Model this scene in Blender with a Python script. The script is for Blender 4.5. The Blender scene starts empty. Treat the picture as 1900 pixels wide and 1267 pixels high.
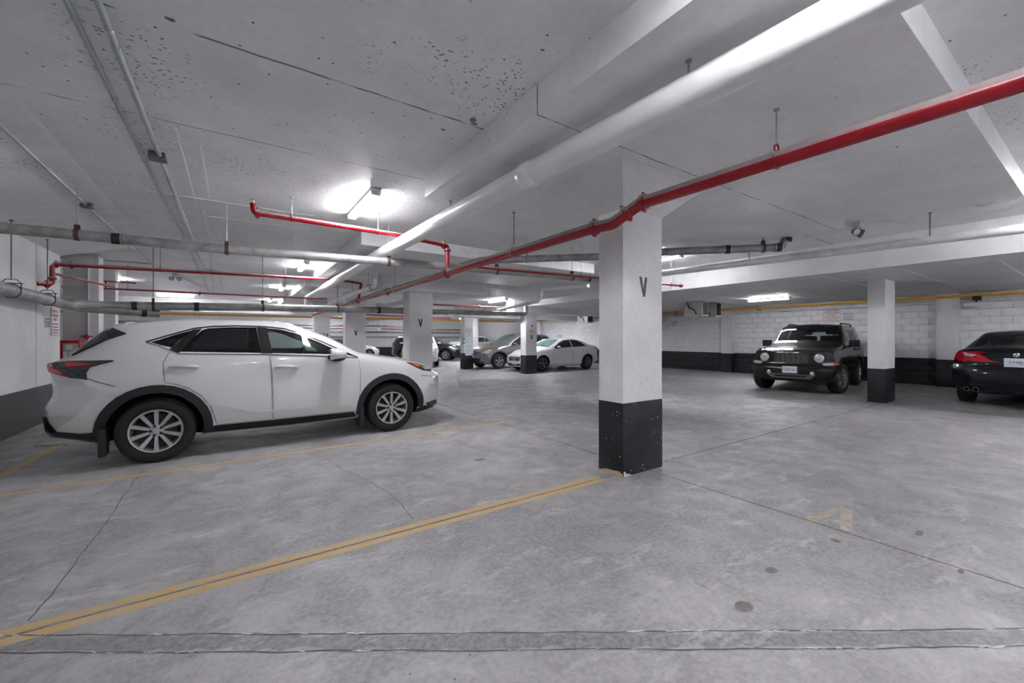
import bpy, bmesh, math, random
from mathutils import Vector, Matrix
from mathutils.bvhtree import BVHTree

# ------------------------------------------------------------------ camera, world, exposure
SC = bpy.context.scene
COL = SC.collection
cam = bpy.data.cameras.new('camera')
cam.sensor_width = 36.0
cam.lens = 765.0 / 1900.0 * 36.0
cam.shift_y = -4.5 / 1900.0
cam.clip_start = 0.05
co = bpy.data.objects.new('camera', cam)
COL.objects.link(co)
co.location = (0, 0, 1.37)
co.rotation_euler = (math.radians(90), 0, math.radians(-34.1))
SC.camera = co
SC.view_settings.view_transform = 'Standard'
SC.view_settings.look = 'None'
SC.view_settings.gamma = 1.0
SC.view_settings.use_curve_mapping = False
SC.view_settings.exposure = 1.8
SC.cycles.use_denoising = True
SC.cycles.max_bounces = 6
SC.cycles.glossy_bounces = 3
SC.cycles.use_adaptive_sampling = True
SC.cycles.adaptive_threshold = 0.15
SC.cycles.adaptive_min_samples = 12
SC.cycles.diffuse_bounces = 4
SC.cycles.transparent_max_bounces = 12
SC.cycles.sample_clamp_indirect = 4.0
W = bpy.data.worlds.new('world')
SC.world = W
W.use_nodes = True
W.node_tree.nodes['Background'].inputs[0].default_value = (0.62, 0.68, 0.78, 1)
W.node_tree.nodes['Background'].inputs[1].default_value = 0.05
LAMP = 42.0           # emission strength of the tube diffusers

R = random.Random(7)
rad = math.radians

# ------------------------------------------------------------------ helpers: objects
def tag(o, label=None, cat=None, group=None, kind=None):
    if label: o['label'] = label
    if cat: o['category'] = cat
    if group: o['group'] = group
    if kind: o['kind'] = kind
    return o

def thing(name, label, cat, loc=(0, 0, 0), rotz=0, group=None):
    o = bpy.data.objects.new(name, None)
    o.empty_display_size = 0.1
    COL.objects.link(o)
    o.location = loc
    o.rotation_euler = (0, 0, rotz)
    return tag(o, label, cat, group)

def origin(o):
    v = Vector((0, 0, 0))
    while o is not None:
        v += Vector(o.location)
        o = o.parent
    return v

def frame(d):
    d = Vector(d).normalized()
    a = Vector((0, 0, 1)) if abs(d.z) < 0.95 else Vector((1, 0, 0))
    x = d.cross(a).normalized()
    return x, x.cross(d).normalized(), d

class MB:
    """collects shapes for ONE mesh object"""
    def __init__(s):
        s.v = []; s.f = []; s.m = []
    def add(s, vs, fs, mi=0):
        b = len(s.v)
        s.v += [tuple(p) for p in vs]
        for f in fs:
            s.f.append([b + i for i in f]); s.m.append(mi)
        return s
    def box(s, x0, x1, y0, y1, z0, z1, mi=0):
        vs = [(x, y, z) for z in (z0, z1) for y in (y0, y1) for x in (x0, x1)]
        return s.add(vs, [(0, 2, 3, 1), (4, 5, 7, 6), (0, 1, 5, 4), (2, 6, 7, 3), (0, 4, 6, 2), (1, 3, 7, 5)], mi)
    def bbox(s, x0, x1, y0, y1, z0, z1, b=0.01, mi=0):
        bm = bmesh.new()
        bmesh.ops.create_cube(bm, size=1)
        for v in bm.verts:
            v.co = Vector(((x0 + x1) / 2 + v.co.x * (x1 - x0), (y0 + y1) / 2 + v.co.y * (y1 - y0), (z0 + z1) / 2 + v.co.z * (z1 - z0)))
        bmesh.ops.bevel(bm, geom=bm.edges[:], offset=b, segments=2, affect='EDGES', profile=0.7)
        bm.verts.index_update()
        s.add([v.co[:] for v in bm.verts], [[v.index for v in f.verts] for f in bm.faces], mi)
        bm.free()
        return s
    def tube(s, pts, r, n=16, cap=True, mi=0, closed=False):
        pts = [Vector(p) for p in pts]
        rs = r if isinstance(r, (list, tuple)) else [r] * len(pts)
        N = len(pts)
        vs = []; fs = []
        d0 = (pts[1] - pts[0]).normalized()
        x, y, _ = frame(d0)
        prev = d0
        for i, p in enumerate(pts):
            if closed: d = (pts[(i + 1) % N] - pts[i - 1]).normalized()
            elif i == 0: d = d0
            elif i == N - 1: d = (pts[-1] - pts[-2]).normalized()
            else: d = ((pts[i + 1] - p).normalized() + (p - pts[i - 1]).normalized()).normalized()
            q = prev.rotation_difference(d)
            x = q @ x; y = q @ y; prev = d
            for k in range(n):
                a = 2 * math.pi * k / n
                vs.append(p + (x * math.cos(a) + y * math.sin(a)) * rs[i])
        for i in range(N if closed else N - 1):
            j = (i + 1) % N
            for k in range(n):
                k2 = (k + 1) % n
                fs.append((i * n + k, i * n + k2, j * n + k2, j * n + k))
        if cap and not closed:
            fs.append(tuple(range(n - 1, -1, -1)))
            fs.append(tuple((N - 1) * n + k for k in range(n)))
        return s.add(vs, fs, mi)
    def cyl(s, a, b, r, n=16, mi=0, r2=None):
        return s.tube([a, b], [r, r if r2 is None else r2], n, True, mi)
    def ring(s, c, axis, R_, r, n=24, m=8, mi=0):
        x, y, d = frame(axis); c = Vector(c)
        return s.tube([c + (x * math.cos(2 * math.pi * i / n) + y * math.sin(2 * math.pi * i / n)) * R_ for i in range(n)], r, m, False, mi, True)
    def lathe(s, prof, c, axis, n=32, mi=0):
        """prof: list of (radius, along axis)"""
        x, y, d = frame(axis); c = Vector(c)
        vs = []; fs = []
        for k in range(n):
            a = 2 * math.pi * k / n
            e = x * math.cos(a) + y * math.sin(a)
            for (r_, h) in prof: vs.append(c + e * r_ + d * h)
        m = len(prof)
        for k in range(n):
            k2 = (k + 1) % n
            for i in range(m - 1):
                fs.append((k * m + i, k2 * m + i, k2 * m + i + 1, k * m + i + 1))
        return s.add(vs, fs, mi)
    def prism(s, poly, o, ex, ey, depth, mi=0):
        """2D polygon placed by origin o and axes ex,ey, extruded by vector depth"""
        o = Vector(o); ex = Vector(ex); ey = Vector(ey); depth = Vector(depth)
        n = len(poly)
        A = [o + ex * p[0] + ey * p[1] for p in poly]
        vs = A + [p + depth for p in A]
        fs = [tuple(range(n)), tuple(range(2 * n - 1, n - 1, -1))]
        fs += [(i, n + i, n + (i + 1) % n, (i + 1) % n) for i in range(n)]
        return s.add(vs, fs, mi)
    def sphere(s, c, rx, ry, rz, n=16, m=10, mi=0):
        vs = []; fs = []
        for i in range(m + 1):
            t = math.pi * i / m
            for k in range(n):
                a = 2 * math.pi * k / n
                vs.append((c[0] + rx * math.sin(t) * math.cos(a), c[1] + ry * math.sin(t) * math.sin(a), c[2] + rz * math.cos(t)))
        for i in range(m):
            for k in range(n):
                k2 = (k + 1) % n
                fs.append((i * n + k, (i + 1) * n + k, (i + 1) * n + k2, i * n + k2))
        return s.add(vs, fs, mi)
    def mesh(s, name, mats, off=None, smooth=35, fix=True):
        me = bpy.data.meshes.new(name)
        vs = s.v if off is None else [(a - off[0], b - off[1], c - off[2]) for a, b, c in s.v]
        me.from_pydata(vs, [], s.f)
        for m in (mats if isinstance(mats, (list, tuple)) else [mats]): me.materials.append(m)
        me.polygons.foreach_set('material_index', s.m)
        if fix:
            bm = bmesh.new(); bm.from_mesh(me)
            bmesh.ops.remove_doubles(bm, verts=bm.verts[:], dist=1e-5)
            bmesh.ops.recalc_face_normals(bm, faces=bm.faces[:])
            bm.to_mesh(me); bm.free()
        if smooth:
            me.polygons.foreach_set('use_smooth', [True] * len(me.polygons))
            me.set_sharp_from_angle(angle=rad(smooth))
        me.update()
        return me
    def build(s, name, mats, parent=None, world=True, smooth=35, fix=True):
        off = origin(parent) if (parent is not None and world) else None
        o = bpy.data.objects.new(name, s.mesh(name, mats, off, smooth, fix))
        COL.objects.link(o)
        o.parent = parent
        return o

def single(name, mb, mats, label, cat, loc=None, group=None, smooth=35):
    """a thing that is one mesh; origin at loc"""
    o = bpy.data.objects.new(name, mb.mesh(name, mats, loc, smooth))
    COL.objects.link(o)
    if loc is not None: o.location = loc
    return tag(o, label, cat, group)

def struct(name, mb, mats, parent=None, smooth=30, label=None):
    o = mb.build(name, mats, parent, True, smooth)
    o['kind'] = 'structure'
    if label: o['label'] = label
    return o

# ------------------------------------------------------------------ helpers: materials
def nodes(name):
    m = bpy.data.materials.new(name); m.use_nodes = True
    nt = m.node_tree
    return m, nt, nt.nodes['Principled BSDF']

def simple(name, col, rough=0.5, metal=0.0, coat=0.0, emit=0, emitcol=None, var=0.0, scale=8.0, bump=0.0, spec=None):
    m, nt, b = nodes(name)
    b.inputs['Base Color'].default_value = (*col, 1)
    b.inputs['Roughness'].default_value = rough
    b.inputs['Metallic'].default_value = metal
    b.inputs['Coat Weight'].default_value = coat
    b.inputs['Coat Roughness'].default_value = 0.03
    if spec is not None: b.inputs['Specular IOR Level'].default_value = spec
    if emit:
        b.inputs['Emission Color'].default_value = (*(emitcol or col), 1)
        b.inputs['Emission Strength'].default_value = emit
    tc = nt.nodes.new('ShaderNodeTexCoord')
    nz = nt.nodes.new('ShaderNodeTexNoise'); nz.inputs['Scale'].default_value = scale; nz.inputs['Detail'].default_value = 5
    nt.links.new(tc.outputs['Object'], nz.inputs['Vector'])
    if var:
        cr = nt.nodes.new('ShaderNodeValToRGB')
        cr.color_ramp.elements[0].position = 0.3; cr.color_ramp.elements[1].position = 0.7
        cr.color_ramp.elements[0].color = tuple(c * (1 - var) for c in col) + (1,)
        cr.color_ramp.elements[1].color = tuple(min(1, c * (1 + var)) for c in col) + (1,)
        nt.links.new(nz.outputs['Fac'], cr.inputs[0]); nt.links.new(cr.outputs[0], b.inputs['Base Color'])
    if bump:
        bp = nt.nodes.new('ShaderNodeBump'); bp.inputs['Strength'].default_value = bump; bp.inputs['Distance'].default_value = 0.01
        nt.links.new(nz.outputs['Fac'], bp.inputs['Height']); nt.links.new(bp.outputs[0], b.inputs['Normal'])
    return m

class NT:
    """short node wiring"""
    def __init__(s, name):
        s.m, s.nt, s.b = nodes(name)
        s.tc = s.nt.nodes.new('ShaderNodeTexCoord')
        s.co = s.tc.outputs['Object']
    def L(s, a, b): s.nt.links.new(a, b)
    def noise(s, scale, detail=4, rough=0.5, vec=None, dist=0.0):
        n = s.nt.nodes.new('ShaderNodeTexNoise')
        n.inputs['Scale'].default_value = scale; n.inputs['Detail'].default_value = detail
        n.inputs['Roughness'].default_value = rough; n.inputs['Distortion'].default_value = dist
        s.L(vec or s.co, n.inputs['Vector']); return n.outputs['Fac']
    def voro(s, scale, vec=None, feature='F1', dim='3D'):
        n = s.nt.nodes.new('ShaderNodeTexVoronoi'); n.voronoi_dimensions = dim; n.feature = feature; n.inputs['Scale'].default_value = scale
        s.L(vec or s.co, n.inputs['Vector']); return n.outputs['Distance']
    def ramp(s, f, p0, p1, c0=0.0, c1=1.0):
        n = s.nt.nodes.new('ShaderNodeMapRange'); n.clamp = True
        n.inputs[1].default_value = p0; n.inputs[2].default_value = p1
        n.inputs[3].default_value = c0; n.inputs[4].default_value = c1
        s.L(f, n.inputs[0]); return n.outputs[0]
    def math(s, op, a, b=None):
        n = s.nt.nodes.new('ShaderNodeMath'); n.operation = op
        for i, x in enumerate((a, b)):
            if x is None: continue
            if isinstance(x, (int, float)): n.inputs[i].default_value = x
            else: s.L(x, n.inputs[i])
        return n.outputs[0]
    def mix(s, f, a, b):
        n = s.nt.nodes.new('ShaderNodeMix'); n.data_type = 'RGBA'
        for k, x in ((0, f), (6, a), (7, b)):
            if isinstance(x, (int, float)): n.inputs[k].default_value = x
            elif isinstance(x, tuple): n.inputs[k].default_value = (*x, 1)
            else: s.L(x, n.inputs[k])
        return n.outputs[2]
    def sep(s):
        n = s.nt.nodes.new('ShaderNodeSeparateXYZ'); s.L(s.co, n.inputs[0]); return n.outputs
    def scaled(s, x, y, z):
        n = s.nt.nodes.new('ShaderNodeMapping'); n.inputs['Scale'].default_value = (x, y, z)
        s.L(s.co, n.inputs[0]); return n.outputs[0]
    def bump(s, h, strength, dist=0.01):
        n = s.nt.nodes.new('ShaderNodeBump'); n.inputs['Strength'].default_value = strength; n.inputs['Distance'].default_value = dist
        s.L(h, n.inputs['Height']); s.L(n.outputs[0], s.b.inputs['Normal'])
    def out(s, col=None, rough=None):
        if col is not None: s.L(col, s.b.inputs['Base Color'])
        if rough is not None:
            if isinstance(rough, (int, float)): s.b.inputs['Roughness'].default_value = rough
            else: s.L(rough, s.b.inputs['Roughness'])
        return s.m

def mat_floor(name='floor concrete', a=(0.22, 0.214, 0.222), b=(0.42, 0.410, 0.422)):
    t = NT(name)
    big = t.ramp(t.noise(0.6, 5, 0.6, dist=0.6), 0.36, 0.64)
    mid = t.ramp(t.noise(3.4, 7, 0.65, dist=0.6), 0.38, 0.62)
    fine = t.ramp(t.noise(34, 5, 0.72), 0.34, 0.68)
    c = t.mix(big, a, b)
    c = t.mix(t.math('MULTIPLY', t.math('SUBTRACT', 1.0, mid), 0.6), c, (0.17, 0.164, 0.168))
    c = t.mix(t.math('MULTIPLY', fine, 0.38), c, (0.60, 0.59, 0.59))
    sc = t.ramp(t.noise(1.8, 8, 0.74, vec=t.scaled(1, 2.4, 1), dist=0.4), 0.55, 0.68)
    c = t.mix(t.math('MULTIPLY', sc, 0.55), c, (0.66, 0.65, 0.65))
    dk = t.ramp(t.noise(2.6, 7, 0.72, vec=t.scaled(1.0, 2.0, 1), dist=1.0), 0.62, 0.74)
    c = t.mix(t.math('MULTIPLY', dk, 0.6), c, (0.11, 0.106, 0.104))
    sp = t.math('MULTIPLY', t.ramp(t.voro(5, dim='2D'), 0.012, 0.035, 1, 0), t.ramp(t.noise(2.0, 2), 0.46, 0.58))
    c = t.mix(t.math('MULTIPLY', sp, 0.8), c, (0.06, 0.058, 0.058))
    h = t.math('ADD', t.noise(55, 5, 0.7), t.math('MULTIPLY', t.noise(6, 4), 1.2))
    t.bump(h, 0.4, 0.006)
    return t.out(c, t.ramp(mid, 0, 1, 0.62, 0.40))

def mat_ceiling(name, base=(0.85, 0.845, 0.86), specks=1.0, lines=(), dim='2D'):
    t = NT(name)
    c = t.mix(t.ramp(t.noise(1.1, 5, 0.62), 0.34, 0.66), tuple(x * 0.84 for x in base), base)
    c = t.mix(t.math('MULTIPLY', t.ramp(t.noise(16, 5, 0.72), 0.45, 0.72), 0.22), c, tuple(x * 0.62 for x in base))
    cl = t.ramp(t.noise(0.85, 3, 0.6), 0.53, 0.64)
    st = t.scaled(0.75, 1.3, 1)
    hole = t.math('MULTIPLY', t.ramp(t.voro(22, st, dim=dim), 0.12, 0.21, 1, 0), t.ramp(t.noise(11, 2), 0.47, 0.53))
    hole2 = t.math('MULTIPLY', t.ramp(t.voro(4, dim=dim), 0.025, 0.042, 1, 0), t.ramp(t.noise(4, 2), 0.46, 0.54))
    d = t.math('MAXIMUM', t.math('MULTIPLY', hole, cl), hole2)
    d = t.math('MULTIPLY', d, 0.9 * specks)
    x, y, z = t.sep()
    wob = t.math('MULTIPLY', t.math('SUBTRACT', t.noise(2.5, 5), 0.5), 0.05)
    for (v0, wd) in lines:
        e = t.math('ABSOLUTE', t.math('ADD', t.math('SUBTRACT', y, v0), wob))
        k = t.math('MULTIPLY', t.ramp(e, wd * 0.5, wd, 1, 0), t.ramp(t.noise(3.0, 4), 0.36, 0.5))
        d = t.math('MAXIMUM', d, t.math('MULTIPLY', k, 0.85))
    c = t.mix(d, c, (0.05, 0.05, 0.05))
    t.bump(t.math('SUBTRACT', t.noise(22, 4), t.math('MULTIPLY', d, 2.0)), 0.3, 0.008)
    return t.out(c, 0.5)

def mat_band(name='black band paint'):
    t = NT(name)
    c = t.mix(t.ramp(t.noise(3, 6, 0.65), 0.3, 0.7), (0.010, 0.011, 0.013), (0.032, 0.033, 0.038))
    ch = t.math('MULTIPLY', t.ramp(t.voro(13), 0.05, 0.08, 1, 0), t.ramp(t.noise(5, 3), 0.52, 0.6))
    c = t.mix(t.math('MULTIPLY', ch, 0.8), c, (0.5, 0.5, 0.5))
    sc = t.ramp(t.noise(2.5, 8, 0.75, dist=1.5), 0.57, 0.70)
    c = t.mix(t.math('MULTIPLY', sc, 0.35), c, (0.3, 0.3, 0.31))
    t.bump(t.noise(30, 5), 0.25, 0.006)
    t.b.inputs['Specular IOR Level'].default_value = 0.3
    return t.out(c, 0.42)

def mat_pipe(name, base, dark, rust=0.4, metal=0.6, rough=0.45):
    t = NT(name)
    c = t.mix(t.ramp(t.noise(5, 6, 0.65, dist=0.5), 0.35, 0.68), dark, base)
    ru = t.math('MULTIPLY', t.ramp(t.noise(2.4, 6, 0.7), 0.62, 0.72), rust)
    c = t.mix(ru, c, (0.16, 0.075, 0.035))
    t.b.inputs['Metallic'].default_value = metal
    t.bump(t.noise(25, 4), 0.12, 0.004)
    return t.out(c, rough)

def mat_glass(name, tint, spec=0.9):
    m, nt, b = nodes(name)
    out = nt.nodes['Material Output']
    tr = nt.nodes.new('ShaderNodeBsdfTransparent'); tr.inputs[0].default_value = (*tint, 1)
    gl = nt.nodes.new('ShaderNodeBsdfGlossy'); gl.inputs['Roughness'].default_value = 0.02
    fr = nt.nodes.new('ShaderNodeFresnel'); fr.inputs[0].default_value = 1.52
    mu = nt.nodes.new('ShaderNodeMath'); mu.operation = 'MULTIPLY_ADD'; mu.inputs[1].default_value = spec; mu.inputs[2].default_value = 0.02
    nt.links.new(fr.outputs[0], mu.inputs[0])
    mx = nt.nodes.new('ShaderNodeMixShader')
    nt.links.new(mu.outputs[0], mx.inputs[0]); nt.links.new(tr.outputs[0], mx.inputs[1]); nt.links.new(gl.outputs[0], mx.inputs[2])
    nt.links.new(mx.outputs[0], out.inputs[0])
    return m

M = {}
M['floor'] = mat_floor()
M['patch'] = mat_floor('patched concrete', (0.11, 0.106, 0.11), (0.20, 0.194, 0.198))
M['joint'] = simple('joint filler', (0.035, 0.033, 0.032), 0.8)
M['crack'] = simple('crack dirt', (0.09, 0.086, 0.084), 0.85)
M['edge'] = simple('strip edge dirt', (0.10, 0.097, 0.098), 0.85)
M['stain'] = simple('oil stain', (0.16, 0.15, 0.14), 0.5, var=0.3, scale=20)
M['chalk'] = simple('pale mortar', (0.62, 0.61, 0.61), 0.8, var=0.2, scale=30)
def mat_yellow():
    t = NT('worn yellow paint')
    w = t.ramp(t.noise(7, 8, 0.72, dist=0.8), 0.40, 0.72)
    c = t.mix(w, (0.56, 0.37, 0.14), (0.47, 0.40, 0.30))
    c = t.mix(t.math('MULTIPLY', t.ramp(t.noise(28, 6, 0.7), 0.52, 0.7), 0.5), c, (0.36, 0.33, 0.30))
    return t.out(c, 0.6)
M['yellow'] = mat_yellow()
M['yellow_faint'] = simple('faded yellow paint', (0.42, 0.37, 0.29), 0.7, var=0.2, scale=14)
M['ceil'] = mat_ceiling('ceiling paint', lines=((3.12, 0.013), (4.49, 0.008), (8.2, 0.006)))
M['panel'] = mat_ceiling('drop panel paint', specks=0.7, lines=((2.35, 0.008),), dim='3D')
M['soffit'] = mat_ceiling('soffit paint', base=(0.74, 0.74, 0.755), specks=0.35, dim='3D')
M['beam'] = mat_ceiling('beam paint', base=(0.82, 0.82, 0.835), specks=0.45, dim='3D')
M['column'] = mat_ceiling('column paint', base=(0.80, 0.80, 0.815), specks=0.9, dim='3D')
M['wall'] = mat_ceiling('wall paint', base=(0.78, 0.80, 0.82), specks=0.4, dim='3D')
M['block'] = simple('white block paint', (0.78, 0.79, 0.815), 0.55, var=0.05, scale=6, bump=0.25)
M['mortar'] = simple('grey mortar', (0.50, 0.505, 0.52), 0.85)
M['band'] = mat_band()
M['block_black'] = simple('black block paint', (0.020, 0.021, 0.025), 0.42, spec=0.3, var=0.4, scale=5, bump=0.25)
M['seam'] = simple('pale seam', (0.86, 0.86, 0.88), 0.6)
def mat_red():
    # glossy red paint; the upward-facing side is mixed to a matt grey
    t = NT('red pipe paint')
    g = t.nt.nodes.new('ShaderNodeNewGeometry')
    s_ = t.nt.nodes.new('ShaderNodeSeparateXYZ'); t.L(g.outputs['True Normal'], s_.inputs[0])
    up = t.ramp(t.math('ADD', s_.outputs[2], t.math('MULTIPLY', t.math('SUBTRACT', t.noise(9, 4), 0.5), 0.10)), 0.08, 0.20)
    c = t.mix(t.math('MULTIPLY', up, 0.85), (0.30, 0.003, 0.012), (0.34, 0.33, 0.33))
    return t.out(c, t.ramp(up, 0, 1, 0.25, 0.75))
M['red'] = mat_red()
M['white_pipe'] = simple('white pipe jacket', (0.78, 0.78, 0.79), 0.30, var=0.05, scale=5, bump=0.12)
M['galv'] = mat_pipe('galvanised pipe', (0.46, 0.46, 0.455), (0.25, 0.25, 0.25), 0.5, 0.35, 0.5)
M['galv_dark'] = mat_pipe('dark cast pipe', (0.34, 0.34, 0.35), (0.17, 0.17, 0.175), 0.5, 0.4, 0.45)
M['silver'] = mat_pipe('silver pipe', (0.78, 0.78, 0.79), (0.62, 0.62, 0.63), 0.05, 0.25, 0.35)
M['conduit'] = simple('conduit steel', (0.42, 0.47, 0.52), 0.35, 0.7)
M['coupling'] = simple('rubber coupling', (0.022, 0.02, 0.02), 0.5)
M['clamp'] = simple('steel clamp band', (0.55, 0.54, 0.52), 0.35, 0.8)
M['rust'] = mat_pipe('rusty hanger', (0.12, 0.075, 0.06), (0.05, 0.035, 0.032), 0.7, 0.3, 0.6)
M['rod'] = simple('hanger rod', (0.40, 0.40, 0.41), 0.45, 0.6)
M['rod_dark'] = simple('dark hanger rod', (0.09, 0.09, 0.095), 0.5, 0.4)
M['orange'] = simple('orange gas pipe paint', (0.72, 0.36, 0.03), 0.42, var=0.1)
M['lamp_body'] = simple('lamp housing', (0.70, 0.71, 0.73), 0.4)
M['lamp'] = simple('lamp diffuser', (0.95, 0.97, 1.0), 0.4, emit=LAMP, emitcol=(0.97, 0.965, 1.0))
M['mark'] = simple('stencil black', (0.02, 0.02, 0.022), 0.6)
M['mark_worn'] = simple('worn stencil grey', (0.10, 0.105, 0.115), 0.6, var=0.4, scale=60)
M['sign_white'] = simple('sign white', (0.74, 0.74, 0.76), 0.4)
M['sign_grey'] = simple('sign pale blue', (0.62, 0.66, 0.72), 0.4)
M['ink_red'] = simple('sign red ink', (0.33, 0.03, 0.06), 0.5)
M['ink_blue'] = simple('sign dark ink', (0.07, 0.08, 0.12), 0.5)
M['ink_grey'] = simple('sign grey ink', (0.30, 0.32, 0.36), 0.5)
M['green'] = simple('green arrow', (0.01, 0.30, 0.10), 0.45)
M['firebox'] = simple('fire cabinet red', (0.50, 0.01, 0.03), 0.35, coat=0.3)
M['unit'] = simple('unit sheet metal', (0.50, 0.49, 0.47), 0.45, 0.2, var=0.1)
M['grille_dark'] = simple('dark grille', (0.02, 0.02, 0.025), 0.5)
M['cable'] = simple('black cable', (0.012, 0.012, 0.014), 0.5)
M['jbox'] = simple('junction box steel', (0.13, 0.145, 0.16), 0.4, 0.5)
# car materials
M['paint_white'] = simple('pearl white paint', (0.60, 0.605, 0.61), 0.28, 0.0, 1.0)
M['paint_white2'] = simple('plain white paint', (0.74, 0.75, 0.77), 0.3, 0.0, 1.0)
M['paint_black'] = simple('black paint', (0.004, 0.0045, 0.006), 0.3, 0.0, 0.7, spec=0.2)
M['paint_navy'] = simple('black blue paint', (0.004, 0.006, 0.010), 0.3, 0.0, 0.7, spec=0.2)
M['paint_grey'] = simple('grey metallic paint', (0.20, 0.20, 0.21), 0.32, 0.55, 1.0)
M['paint_dark'] = simple('charcoal metallic paint', (0.035, 0.038, 0.045), 0.3, 0.4, 1.0)
M['plastic'] = simple('black plastic', (0.010, 0.0105, 0.012), 0.5, spec=0.3, bump=0.05, scale=200)
M['plastic_grey'] = simple('grey moulding', (0.024, 0.026, 0.030), 0.5, spec=0.3)
M['gloss_black'] = simple('gloss black trim', (0.008, 0.008, 0.010), 0.15, 0, 0.6)
M['gap'] = simple('panel gap', (0.01, 0.01, 0.01), 0.7)
M['well'] = simple('wheel well', (0.006, 0.006, 0.007), 0.9, spec=0.1)
M['tyre'] = simple('tyre rubber', (0.018, 0.018, 0.020), 0.6, spec=0.3, bump=0.2, scale=60)
M['alloy'] = simple('alloy rim', (0.52, 0.52, 0.53), 0.32, 0.75)
M['alloy_dark'] = simple('dark alloy', (0.22, 0.22, 0.23), 0.35, 0.75)
M['steel'] = simple('brake steel', (0.05, 0.048, 0.046), 0.6, 0.5)
M['chrome'] = simple('chrome', (0.72, 0.72, 0.74), 0.12, 1.0)
M['glass_clear'] = mat_glass('clear window', (0.62, 0.70, 0.68))
M['glass_tint'] = mat_glass('tinted window', (0.16, 0.17, 0.19))
M['glass_opaque'] = simple('dark window', (0.012, 0.014, 0.018), 0.04, 0, 0.3, spec=0.8)
M['glass_teal'] = simple('reflecting windscreen', (0.10, 0.16, 0.17), 0.04, 0, 0.5, spec=1.0)
M['lens_red'] = simple('red lens', (0.48, 0.008, 0.022), 0.12, 0, 0.6)
M['lens_dark'] = simple('smoked lens', (0.012, 0.020, 0.022), 0.1, 0, 0.6)
M['lens_clear'] = simple('clear lens', (0.55, 0.57, 0.58), 0.12, 0.4, 0.6)
M['lens_amber'] = simple('amber lens', (0.75, 0.14, 0.02), 0.2, 0, 0.5)
M['interior'] = simple('grey interior', (0.10, 0.10, 0.105), 0.75)
M['interior_pale'] = simple('beige headlining', (0.40, 0.39, 0.36), 0.8)
M['seat'] = simple('charcoal seat fabric', (0.035, 0.036, 0.04), 0.7)
M['plate'] = simple('plate white', (0.62, 0.66, 0.70), 0.4)
M['plate_ink'] = simple('plate blue', (0.03, 0.07, 0.22), 0.4)
M['gold'] = simple('gold badge', (0.42, 0.32, 0.14), 0.3, 0.8)
M['badge_blue'] = simple('badge blue', (0.04, 0.12, 0.36), 0.3)

def text_part(name, s, size, mat, parent, o, ex, ey, depth=0.002, align='CENTER', world=True):
    """lettering as thin mesh; o = centre of the line, ex/ey its axes"""
    cu = bpy.data.curves.new(name, 'FONT')
    cu.body = s; cu.size = size; cu.align_x = align; cu.align_y = 'CENTER'; cu.extrude = depth / 2
    cu.resolution_u = 3
    tmp = bpy.data.objects.new(name, cu)
    COL.objects.link(tmp)
    me = bpy.data.meshes.new_from_object(tmp)
    bpy.data.objects.remove(tmp); bpy.data.curves.remove(cu)
    ex = Vector(ex).normalized(); ey = Vector(ey).normalized(); n = ex.cross(ey)
    off = origin(parent) if (parent is not None and world) else Vector((0, 0, 0))
    o = Vector(o)
    for v in me.vertices:
        v.co = o + ex * v.co.x + ey * v.co.y + n * v.co.z - off
    me.materials.clear(); me.materials.append(mat)
    ob = bpy.data.objects.new(name, me)
    COL.objects.link(ob); ob.parent = parent
    return ob

# ------------------------------------------------------------------ the setting
UL, UR, VF, VB = -2.58, 17.1, -7.0, 32.0      # left wall, right wall, wall behind the camera, far wall
CE = 3.2                                      # slab soffit
LOW = 2.65                                    # lower soffit on the right

# floor: four slabs divided by two saw-cut joints
fl = MB().box(-11, UR + .4, VF - .4, VB + .4, -0.30, -0.02).build('floor', M['joint'])
tag(fl, 'grey worn concrete garage floor with saw-cut joints', kind='structure')
JU, JV, G = 3.60, 2.87, 0.008
for (a, b, c, d) in ((-11, JU - G, VF - .4, JV - G), (JU + G, UR + .4, VF - .4, JV - G), (-11, JU - G, JV + G, VB + .4), (JU + G, UR + .4, JV + G, VB + .4)):
    MB().box(a, b, c, d, -0.02, 0.0).build('slab', M['floor'], fl, smooth=0)

def ribbon(name, pts, w, mat, parent, z=0.0012, jit=0.0, seg=0.06, seed=1, taper=False):
    """thin flat ribbon on the floor along a polyline"""
    r = random.Random(seed)
    P_ = [Vector((p[0], p[1], 0)) for p in pts]
    out = [P_[0]]
    for a, b in zip(P_, P_[1:]):
        n = max(1, int((b - a).length / seg))
        for i in range(1, n + 1): out.append(a.lerp(b, i / n))
    vs = []; fs = []
    off = 0.0
    for i, p in enumerate(out):
        d = (out[min(i + 1, len(out) - 1)] - out[max(i - 1, 0)]).normalized()
        n = Vector((-d.y, d.x, 0))
        off = off * 0.8 + r.uniform(-jit, jit)
        ww = w * (r.uniform(0.55, 1.3) if jit else 1.0)
        if taper: ww *= 0.25 + 0.75 * math.sin(math.pi * (i + .5) / len(out))
        c = p + n * off
        vs += [(*(c + n * ww / 2).xy, z), (*(c - n * ww / 2).xy, z)]
        if i: fs.append((2 * i - 2, 2 * i - 1, 2 * i + 1, 2 * i))
    return MB().add(vs, fs).build(name, mat, parent, smooth=0)

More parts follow.
